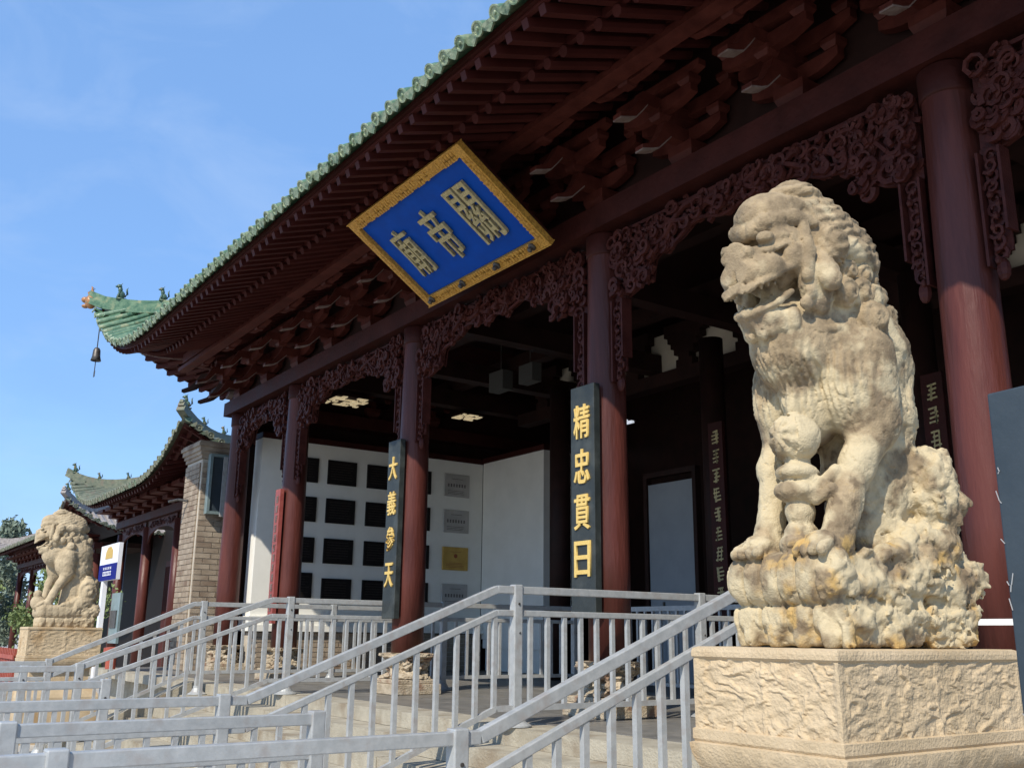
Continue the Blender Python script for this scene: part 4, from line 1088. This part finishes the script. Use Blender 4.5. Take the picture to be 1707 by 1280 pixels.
    for s in (1, -1):
        for i, yy in enumerate((2.865, 2.895, 2.925)): cap((s*(.10+.012*i), yy, 2.165+.016*i), (s*(.10+.012*i), yy, 2.142+.016*i), .012, .009, .003)
        c_ = P(s*.062, 2.795, 2.300); sl = sub(c_, (.02, .02, .02), .02); cut(sl, np.sqrt((X[sl]-c_[0])**2+(Y[sl]-c_[1])**2+(Z[sl]-c_[2])**2)-.012, .004)
        c_ = P(s*.135, 2.868, 2.362); sl = sub(c_, (.02, .02, .02), .02); cut(sl, np.sqrt((X[sl]-c_[0])**2+(Y[sl]-c_[1])**2+(Z[sl]-c_[2])**2)-.011, .004)
    def P(x, y, z): return (x, y-3.46, z-.79)
    # ---------- mane
    for s in (1, -1):
        chain([(s*.19, 3.10, 2.44), (s*.222, 3.09, 2.33), (s*.222, 3.07, 2.21)], [.030, .034, .026], .006)
        curl(s*.225, 3.235, 2.375, .085, .006, (s, -.2, .1), s)
        chain([(s*.215, 3.29, 2.395), (s*.205, 3.41, 2.395), (s*.15, 3.54, 2.385), (s*.0, 3.69, 2.41)], [.056, .062, .068, .070], .008)
        chain([(s*.205, 3.16, 2.33), (s*.235, 3.17, 2.24)], [.035, .066], .008)
        ell(s*.262, 3.165, 2.205, (.058, .054, .054), .003)
        for (x, y, z, r) in ((.235, 3.285, 2.185, .066), (.225, 3.385, 2.205, .070), (.185, 3.50, 2.215, .072), (.13, 3.60, 2.24, .070), (.05, 3.68, 2.265, .068), (.13, 3.66, 2.17, .068), (.05, 3.76, 2.20, .072), (.225, 3.32, 2.285, .052), (.20, 3.44, 2.30, .055), (.15, 3.545, 2.31, .055), (.08, 3.62, 2.33, .052)):
            curl(s*x, y, z, r, .006, (s*x*3, (y-3.3), -.1), s)
    # ---------- weathering
    er = np.clip(.30+Y*1.5+(.40-Z)*.5+.5*fbm(X*4, Y*4+7, Z*4, 2), 0, 1)
    er = er*np.where((Z < .36) & (X < .17) & (Y < -.30), .25, 1.0)
    n2 = fbm(X*12+9, Y*12, Z*12, 3); n3 = fbm(X*30+2, Y*30, Z*30, 3)
    F += .007*fbm(X*6, Y*6, Z*6, 2)+er*(.085*np.clip(n2-.05, 0, .5)+.014*n3+.05*np.clip(fbm(X*19+4, Y*19, Z*19, 2)-.12, 0, .4))+(1-er)*(.006*n3+.020*np.clip(n2-.18, 0, .5))
    if not near: F -= er*(.085*np.clip(n2-.05, 0, .5)+.012*n3)*.8
    n6 = fbm(X*8+5, Y*8+5, Z*8, 4); n7 = fbm(X*13, Y*13+9, Z*13, 3)
    F += (.55+.6*er)*(.013*np.clip(1-np.abs(n6)/.030, 0, 1)+.008*np.clip(1-np.abs(n7)/.035, 0, 1))
    # chisel lines: hair on the head side, folds on the chest and flank
    zw = Z+.79; yw = Y+3.46
    hair = np.clip((zw-2.12)*12, 0, 1)*np.clip((yw-3.12)*10, 0, 1)
    hair *= np.clip((zw-2.36)*16, .25, 1)
    F += hair*.0055*np.sin((zw*1.1-yw*.5)*120+n2*5)
    fold = np.clip((2.0-zw)*8, 0, 1)*np.clip((zw-1.62)*8, 0, 1)*np.clip((3.40-yw)*8, 0, 1)
    F += fold*.0050*np.sin((np.abs(X)*1.2+yw*.5)*150+n2*5)
    if not near: F += .006*np.sin(Z*55+Y*30)*(Z > .8)*(Z < 1.35)*(Y > -.1)
    F[0, :, :] = F[-1, :, :] = 1; F[:, 0, :] = F[:, -1, :] = 1; F[:, :, 0] = F[:, :, -1] = .5
    import openvdb
    gr = openvdb.FloatGrid(); gr.copyFromArray(F.astype(np.float64)); 
    pts_, quads = gr.convertToQuads(isovalue=0.0)
    pts_ = pts_*vox+lo
    pts_[:, 0] *= .80 if near else .78
    if not near: pts_[:, 1] *= .93
    pts_[:, 2] *= .982 if near else 1
    return pts_, quads
def lion(name, vox, near, loc, label, m):
    pts_, quads = sdf_lion(vox, near)
    me = bpy.data.meshes.new(name); me.from_pydata(pts_.tolist(), [], quads.tolist())
    me.materials.append(m)
    bm = bmesh.new(); bm.from_mesh(me)
    # drop loose crumbs
    bmesh.ops.recalc_face_normals(bm, faces=bm.faces); bm.to_mesh(me); bm.free()
    me.shade_smooth(); me.update()
    o = bpy.data.objects.new(name, me); COL.objects.link(o); o.location = loc
    return tag(o, label, 'stone lion')
lion('stone_lion', .0068, True, (-2.50, 3.41, .79), 'large weathered beige stone guardian lion with open mouth on near right pedestal', M['stone'])
lion('stone_lion', .015, False, (-18.12, 3.46, .86), 'small looking pale stone guardian lion at far left in front of the side building', M['stone2'])

def pedestal(name, x0, x1, y0, y1, ztop, zbody, label, res, seed):
    """lofted rounded-rectangle with carved panels"""
    prof = [(ztop, -.02), (ztop-.006, -.004), (ztop-.02, .0), (ztop-.038, 0), (ztop-.045, -.008)]
    nb = int(90*res)
    zs = []
    for z, o in prof: zs.append((z, o, 0))
    for i in range(nb+1):
        z = ztop-.05-(ztop-.05-zbody-.05)*i/nb; zs.append((z, -.006, 1))
    zs += [(zbody+.046, .002, 0), (zbody+.01, .002, 0), (zbody, -.004, 0)]
    for i in range(int(16*res)+1):
        t = i/int(16*res); a = t*math.pi/2; zs.append((zbody-.005-.13*math.sin(a)*1.0, .012-.10*(1-math.cos(a)), 2))
    zs += [(zbody-.17, -.12, 0), (zbody-.40, -.12, 0), (zbody-.42, -.06, 0), (zbody-.55, .02, 0), (zbody-.60, .04, 0), (ZG, .04, 0)]
    w = x1-x0; d = y1-y0; nxs = int(w/.008*res); nys = int(d/.008*res)
    per = [(x0+w*i/nxs, y0, 0, -1, i/nxs) for i in range(nxs)]+[(x1, y0+d*i/nys, 1, 0, i/nys) for i in range(nys)]
    per += [(x1-w*i/nxs, y1, 0, 1, i/nxs) for i in range(nxs)]+[(x0, y1-d*i/nys, -1, 0, i/nys) for i in range(nys)]
    per = np.array(per); cx, cy = (x0+x1)/2, (y0+y1)/2
    n = len(per); V = []
    # corner wear
    for z, off, kind in zs:
        x, y, ex, ey, t = per.T
        sc_x = 1+off/(w/2)*1.0; sc_y = 1+off/(d/2)
        px = cx+(x-cx)*sc_x; py = cy+(y-cy)*sc_y
        amp = np.zeros(n)
        L = np.where(np.abs(ex) > .5, d, w); u = t*L
        zz = np.full(n, z)
        if kind == 1:
            edge = np.clip(np.minimum(u, L-u)/.02-.8, 0, 1)
            nn = fbm(px*9+seed, py*9, zz*14, 4); rid = 1-np.abs(nn)*5
            rid = np.clip(rid, -.2, 1); fx = np.where(np.abs(ex) > .5, .75, .95)
            sw = np.sin((u+.25*nn)*38+np.sin(z*30)*1.6+seed)*np.cos(z*34+nn*3)
            mid = np.where(np.abs(u-L*.5) < .012, .008, 0)
            n5 = fbm(px*26+2, py*26, zz*30, 3)
            amp = edge*fx*(-.008+.0045*rid+.0060*np.clip(sw*1.5, -.5, 1)+mid*.5+.005*n5)
        elif kind == 2: amp = .006*fbm(px*20, py*20, zz*20, 3)
        amp = amp+.004*fbm(px*14+3, py*14, zz*14, 2)
        px = px+ex*amp; py = py+ey*amp
        V += np.stack([px, py, zz], 1).tolist()
    m = len(zs); Fc = []
    for j in range(m-1):
        for i in range(n):
            i2 = (i+1) % n; Fc.append((j*n+i, (j+1)*n+i, (j+1)*n+i2, j*n+i2))
    Fc.append(tuple(range(n)))
    me = bpy.data.meshes.new(name); me.from_pydata(V, [], Fc); me.materials.append(M['ped']); me.update()
    o = bpy.data.objects.new(name, me); COL.objects.link(o)
    return tag(o, label, 'pedestal')
pedestal('stone_pedestal', -2.91, -2.21, 2.90, 4.06, .765, .41, 'carved beige stone pedestal under the large near lion', 1.0, 1.3)
pedestal('stone_pedestal', -18.52, -17.72, 2.90, 4.04, .845, .35, 'carved ochre stone pedestal under the far left lion', .35, 7.1)

# ================================================================== RAILINGS
def railing(x, poly, floor, label, posts, spacing=.2, name='steel_railing', mid=.21, extra=None, group='steel railings on the steps'):
    """poly: [(y, ztop)], floor(y)->z of ground"""
    e = empty(name, (x, poly[0][0], floor(poly[0][0])), label, 'railing', group)
    def seg(nm, dz, w, h):
        b = MB()
        for i in range(len(poly)-1):
            (ya, za), (yb_, zb) = poly[i], poly[i+1]
            b.bar((x, ya, za+dz), (x, yb_, zb+dz), w, h)
        o = b.build(nm, M['steel'], e); bevel(o, .006, 2); return o
    seg('top_rail', -.035, .06, .07); seg('mid_rail', -.035-mid, .05, .055)
    zt = lambda y: np.interp(y, [p[0] for p in poly], [p[1] for p in poly])
    bb = MB(); pp = []
    for i in range(len(poly)-1):
        (ya, za), (yb_, zb) = poly[i], poly[i+1]
        n_ = 6
        for k in range(n_):
            y1_, y2_ = ya+(yb_-ya)*k/n_, ya+(yb_-ya)*(k+1)/n_
            bb.bar((x, y1_, zt(y1_)-1.08), (x, y2_, zt(y2_)-1.08), .045, .05)
    bb.build('bottom_rail', M['steel'], e)
    y0, y1 = poly[0][0], poly[-1][0]
    y = y0+spacing*.6
    bal = {}
    while y < y1-.05:
        if min(abs(y-p) for p in posts) > .09:
            z1 = zt(y)-.06-mid; z0 = zt(y)-1.07
            h = round(z1-z0, 3)
            if h not in bal: 
                m_ = MB().box(-.02, .02, -.02, .02, 0, h); bal[h] = m_.mesh('baluster', M['steel'])
            inst('baluster', bal[h], e, T((x, y, z0)))
        y += spacing
    for p in posts:
        zf = floor(p); b = MB(); b.box(x-.045, x+.045, p-.045, p+.045, zf, zt(p)+.015); o = b.build('post', M['steel'], e); bevel(o, .008, 2)
        b = MB(); b.lathe([(.011, 0), (.011, .008), (.001, .009)], (x+.046, p, zt(p)-.16), 8, axis=Ry(R(90)).to_3x3()); b.build('bolt', M['bronze'], o); b = MB(); b.lathe([(.009, 0), (.009, .006), (.001, .007)], (x+.046, p+.012, zt(p)-.42), 8, axis=Ry(R(90)).to_3x3()); b.build('bolt', M['bronze'], o)
        b = MB(); b.lathe([(.15, 0.0), (.15, .012), (.10, .04), (.065, .10), (.064, .13)], (x, p, zf+.004), 4 if False else 20); b.build('base_cover', M['steel'], o)
    # small bolts
    return e
def fl(y):
    if y >= 5.28: return 0.0
    k = int((5.28-y)/.37)+1
    return max(ZG, -.158*k) if k < 6 else ZG
gl = lambda y: ZG
railing(-4.6, [(-.6, .31), (3.0, .31), (5.35, 1.25), (6.4, 1.25)], fl, 'nearest steel stair railing running down past the near lion', [-.5, .92, 2.87, 5.45, 6.35])
railing(-7.62, [(-.2, .33), (2.84, .33), (5.14, 1.24), (10.4, 1.24)], fl, 'steel stair railing beside the second dark board, running back onto the terrace', [.4, 2.66, 5.36, 7.75, 10.3])
railing(-12.98, [(.1, .38), (2.70, .39), (5.10, 1.26), (10.4, 1.26)], fl, 'steel stair railing rising toward the first dark board column', [.2, 2.74, 5.36, 7.8, 10.3])
railing(-16.0, [(.3, .36), (2.9, .36), (5.0, 1.26), (9.0, 1.26)], fl, 'farthest steel stair railing rising toward the brick pier', [.4, 2.95, 5.15, 7.4, 8.9])
railing(-6.05, [(.93, .31), (2.76, .31)], gl, 'straight steel barrier on the ground before the steps, nearest to the camera', [.95, 2.72], group=None, name='steel_barrier')
railing(-10.4, [(-.5, .33), (2.5, .33)], gl, 'straight steel barrier on the ground in the middle of the stair front', [-.4, 1.0, 2.45], group=None, name='steel_barrier')
railing(-14.3, [(.0, .34), (2.4, .34)], gl, 'straight steel barrier on the ground nearest to the far lion', [.1, 1.2, 2.35], group=None, name='steel_barrier')
# cross fence on the terrace
cf = empty('terrace_fence', (-10.3, 10.4, 0), 'dark steel fence across the back of the porch behind the columns', 'fence')
b = MB(); b.box(-12.9, -7.7, 10.38, 10.43, 1.17, 1.24); b.build('top_rail', M['steel'], cf); b = MB(); b.box(-12.55, -8.1, 10.38, 10.43, .1, .15); b.build('bottom_rail', M['steel'], cf)
bm_ = MB().box(-.018, .018, -.018, .018, .151, 1.169).mesh('baluster', M['steel'])
x = -12.4
while x < -8.15: inst('baluster', bm_, cf, T((x, 10.4, 0))); x += .17
b = MB(); b.box(-4.3, -2.3, 6.3, 6.34, .895, .935); b.box(-4.28, -4.2, 6.3, 6.36, 0, .879); b.box(-2.4, -2.32, 6.3, 6.36, 0, .879)
tag(b.build('white_rail', M['white']), 'short white rail behind the near lion in front of the red column', 'rail')
# near dark board at right edge
nb = empty('upright_board', (-.9, 2.5, ZG), 'dark blue grey upright board cut off by the right edge of the view', 'board')
b = MB(); b.prism([(-1.37, ZG), (-.55, ZG), (-.55, 1.47), (-1.37, 1.44)], lambda u, v, t: (u, t, v), 2.5, 2.56); o = b.build('panel', M['nboard'], nb); bevel(o, .005, 2)
b = MB(); b.tube([(-1.235, 2.494, 1.20), (-1.225, 2.494, 1.12), (-1.20, 2.494, 1.04), (-1.165, 2.494, .97)], [.002, .006, .007, .003], 6); b.build('white_stroke', M['white'], nb)
rr = random.Random(8); b = MB()
for k in range(22):
    x = -1.367+abs(rr.gauss(0, .006)); z = rr.uniform(-.2, 1.42); L_ = rr.uniform(.005, .03)
    b.bar((x, 2.4985, z), (x+rr.uniform(-.01, .01), 2.4985, z+L_), .002, .002, (1, 0, 0))
tag(b.build('scuff_marks', M['silver'], nb), kind='stuff')
b = MB(); b.box(-1.40, -.52, 2.42, 2.64, ZG, ZG+.05); b.build('foot', M['nboard'], nb)

# ================================================================== FAR LEFT: sign, fence, trees
sg = empty('sign_post', (-17.6, 4.7, ZG), 'white and blue rectangular sign on a post behind the far lion', 'sign')
sx0, sx1, sy = -22.4, -20.9, 4.9
b = MB(); b.box(sx0, sx1, sy, sy+.08, 1.80, 2.53); b.build('panel', M['signwhite'], sg)
b = MB(); b.box(sx0+.0, sx1-.0, sy-.006, sy-.001, 1.80, 2.13); b.build('blue_band', M['signblue'], sg)
b = MB(); xm = (sx0+sx1)/2
b.prism([(xm-.30, 2.24), (xm+.30, 2.24), (xm+.28, 2.40), (xm+.12, 2.48), (xm-.12, 2.48), (xm-.26, 2.38)], lambda u, v, t: (u, t, v), sy-.008, sy-.002); b.build('emblem', M['signgold'], sg)
b = MB(); rr = random.Random(1)
for row, (zz, h, n) in enumerate(((2.045, .045, 5), (1.94, .09, 6))):
    for i in range(n):
        x = xm-.36+i*.72/n
        b.box(x, x+.72/n*.72, sy-.012, sy-.007, zz-h*.5, zz-h*.3); b.box(x, x+.72/n*.72, sy-.012, sy-.007, zz+h*.25, zz+h*.42); b.box(x+.02, x+.05, sy-.0125, sy-.0075, zz-h*.5, zz+h*.5)
b.build('lettering', M['signwhite'], sg)
b = MB(); b.box(sx0+.25, sx0+.42, sy+.01, sy+.1, ZG, 1.799); b.build('post', M['signwhite'], sg)
ps = empty('poster_stand', (-20.5, 4.9, ZG), 'narrow poster stand with pale poster below the blue sign', 'poster stand')
b = MB(); b.box(-21.9, -21.2, 5.1, 5.15, .55, 1.55); b.build('poster', M['teal'], ps); b = MB(); b.box(-21.8, -21.35, 5.08, 5.099, .85, 1.2); b.build('dark_print', M['bronze'], ps)
b = MB(); b.lathe([(.10, .05), (.10, .3), (.16, .38), (.16, .46), (.06, .48)], (-21.5, 5.12, 0), 14); b.build('red_base', M['redfence'], ps)
rf = empty('red_fence', (-34, 4.0, ZG), 'low red picket fence at the far left edge', 'fence')
pk = MB().box(-.05, .05, -.03, .03, 0, .95).mesh('picket', M['redfence'])
for i in range(44): inst('picket', pk, rf, T((-27-.25*i, 4.2+.0*i, ZG+.35)))
b = MB(); b.box(-38.2, -26.9, 4.14, 4.17, -.45, -.35); b.box(-38.2, -26.9, 4.14, 4.17, .1, .2); b.build('fence_rail', M['redfence'], rf)
b = MB(); b.box(-38.2, -26.7, 4.0, 4.4, ZG, ZG+.34); b.build('fence_base', M['plinth'], rf)
def leaf_tree(name, base, h, rad, n, label, m, seed, conical=False, leaf=.35, trunk=.25):
    e = empty(name, base, label, 'tree'); r = random.Random(seed); B = Vector(base)
    b = MB(); b.tube([B, B+Vector((.1, .1, h*.4)), B+Vector((0, -.1, h*.8))], [trunk, trunk*.7, trunk*.3], 8)
    for k in range(9):
        a = r.uniform(0, 6.28); z = h*r.uniform(.3, .75); q = B+Vector((0, 0, z)); b.tube([q, q+Vector((math.cos(a)*rad*.4, math.sin(a)*rad*.4, h*.1)), q+Vector((math.cos(a)*rad*.8, math.sin(a)*rad*.8, h*.16))], [trunk*.3, trunk*.2, trunk*.05], 5)
    b.build('trunk', M['bark'], e)
    b = MB(); cl_ = []
    for k in range(26):
        t = r.uniform(.22, 1.0); rr_ = rad*((1-t)*1.1+.15 if conical else math.sqrt(max(.05, 1-((t-.6)/.45)**2)))
        a = r.uniform(0, 6.28); q = rr_*r.uniform(.3, .95); cl_.append((B+Vector((math.cos(a)*q, math.sin(a)*q, h*t)), rad*r.uniform(.2, .42)))
    for i in range(n):
        c, s = r.choice(cl_); d = Vector((r.gauss(0, 1), r.gauss(0, 1), r.gauss(0, 1))).normalized()*s*r.uniform(.4, 1.1)
        p = c+d; u = Vector((r.gauss(0, 1), r.gauss(0, 1), r.gauss(0, 1))).normalized(); v = u.orthogonal().normalized(); L = leaf*r.uniform(.5, 1.1)
        b.add([p-u*L*.5, p+v*L*.25, p+u*L*.5, p-v*L*.25], [(0, 1, 2, 3)])
    b.build('crown', m, e); e['label'] = label
leaf_tree('conifer_tree', (-78, 10.9, ZG), 9.0, 2.2, 3600, 'tall grey green tree rising behind the roofs at the far left', M['leafy2'], 1, True, .5)
leaf_tree('broadleaf_tree', (-50, 5.2, ZG), 4.6, 1.5, 5000, 'low bushy yellow green tree at the far left edge below the grey roof', M['leafy'], 2, False, .3)
leaf_tree('broadleaf_tree', (-66, 8.6, ZG), 5.0, 2.6, 5000, 'dull green bushy tree behind the low tree at far left', M['leafy2'], 5, False, .35)
leaf_tree('shrub', (-26.5, 5.0, ZG), 3.2, 1.2, 4500, 'small yellow green shrub visible between the legs of the far lion', M['leafy'], 3, False, .14, .05)
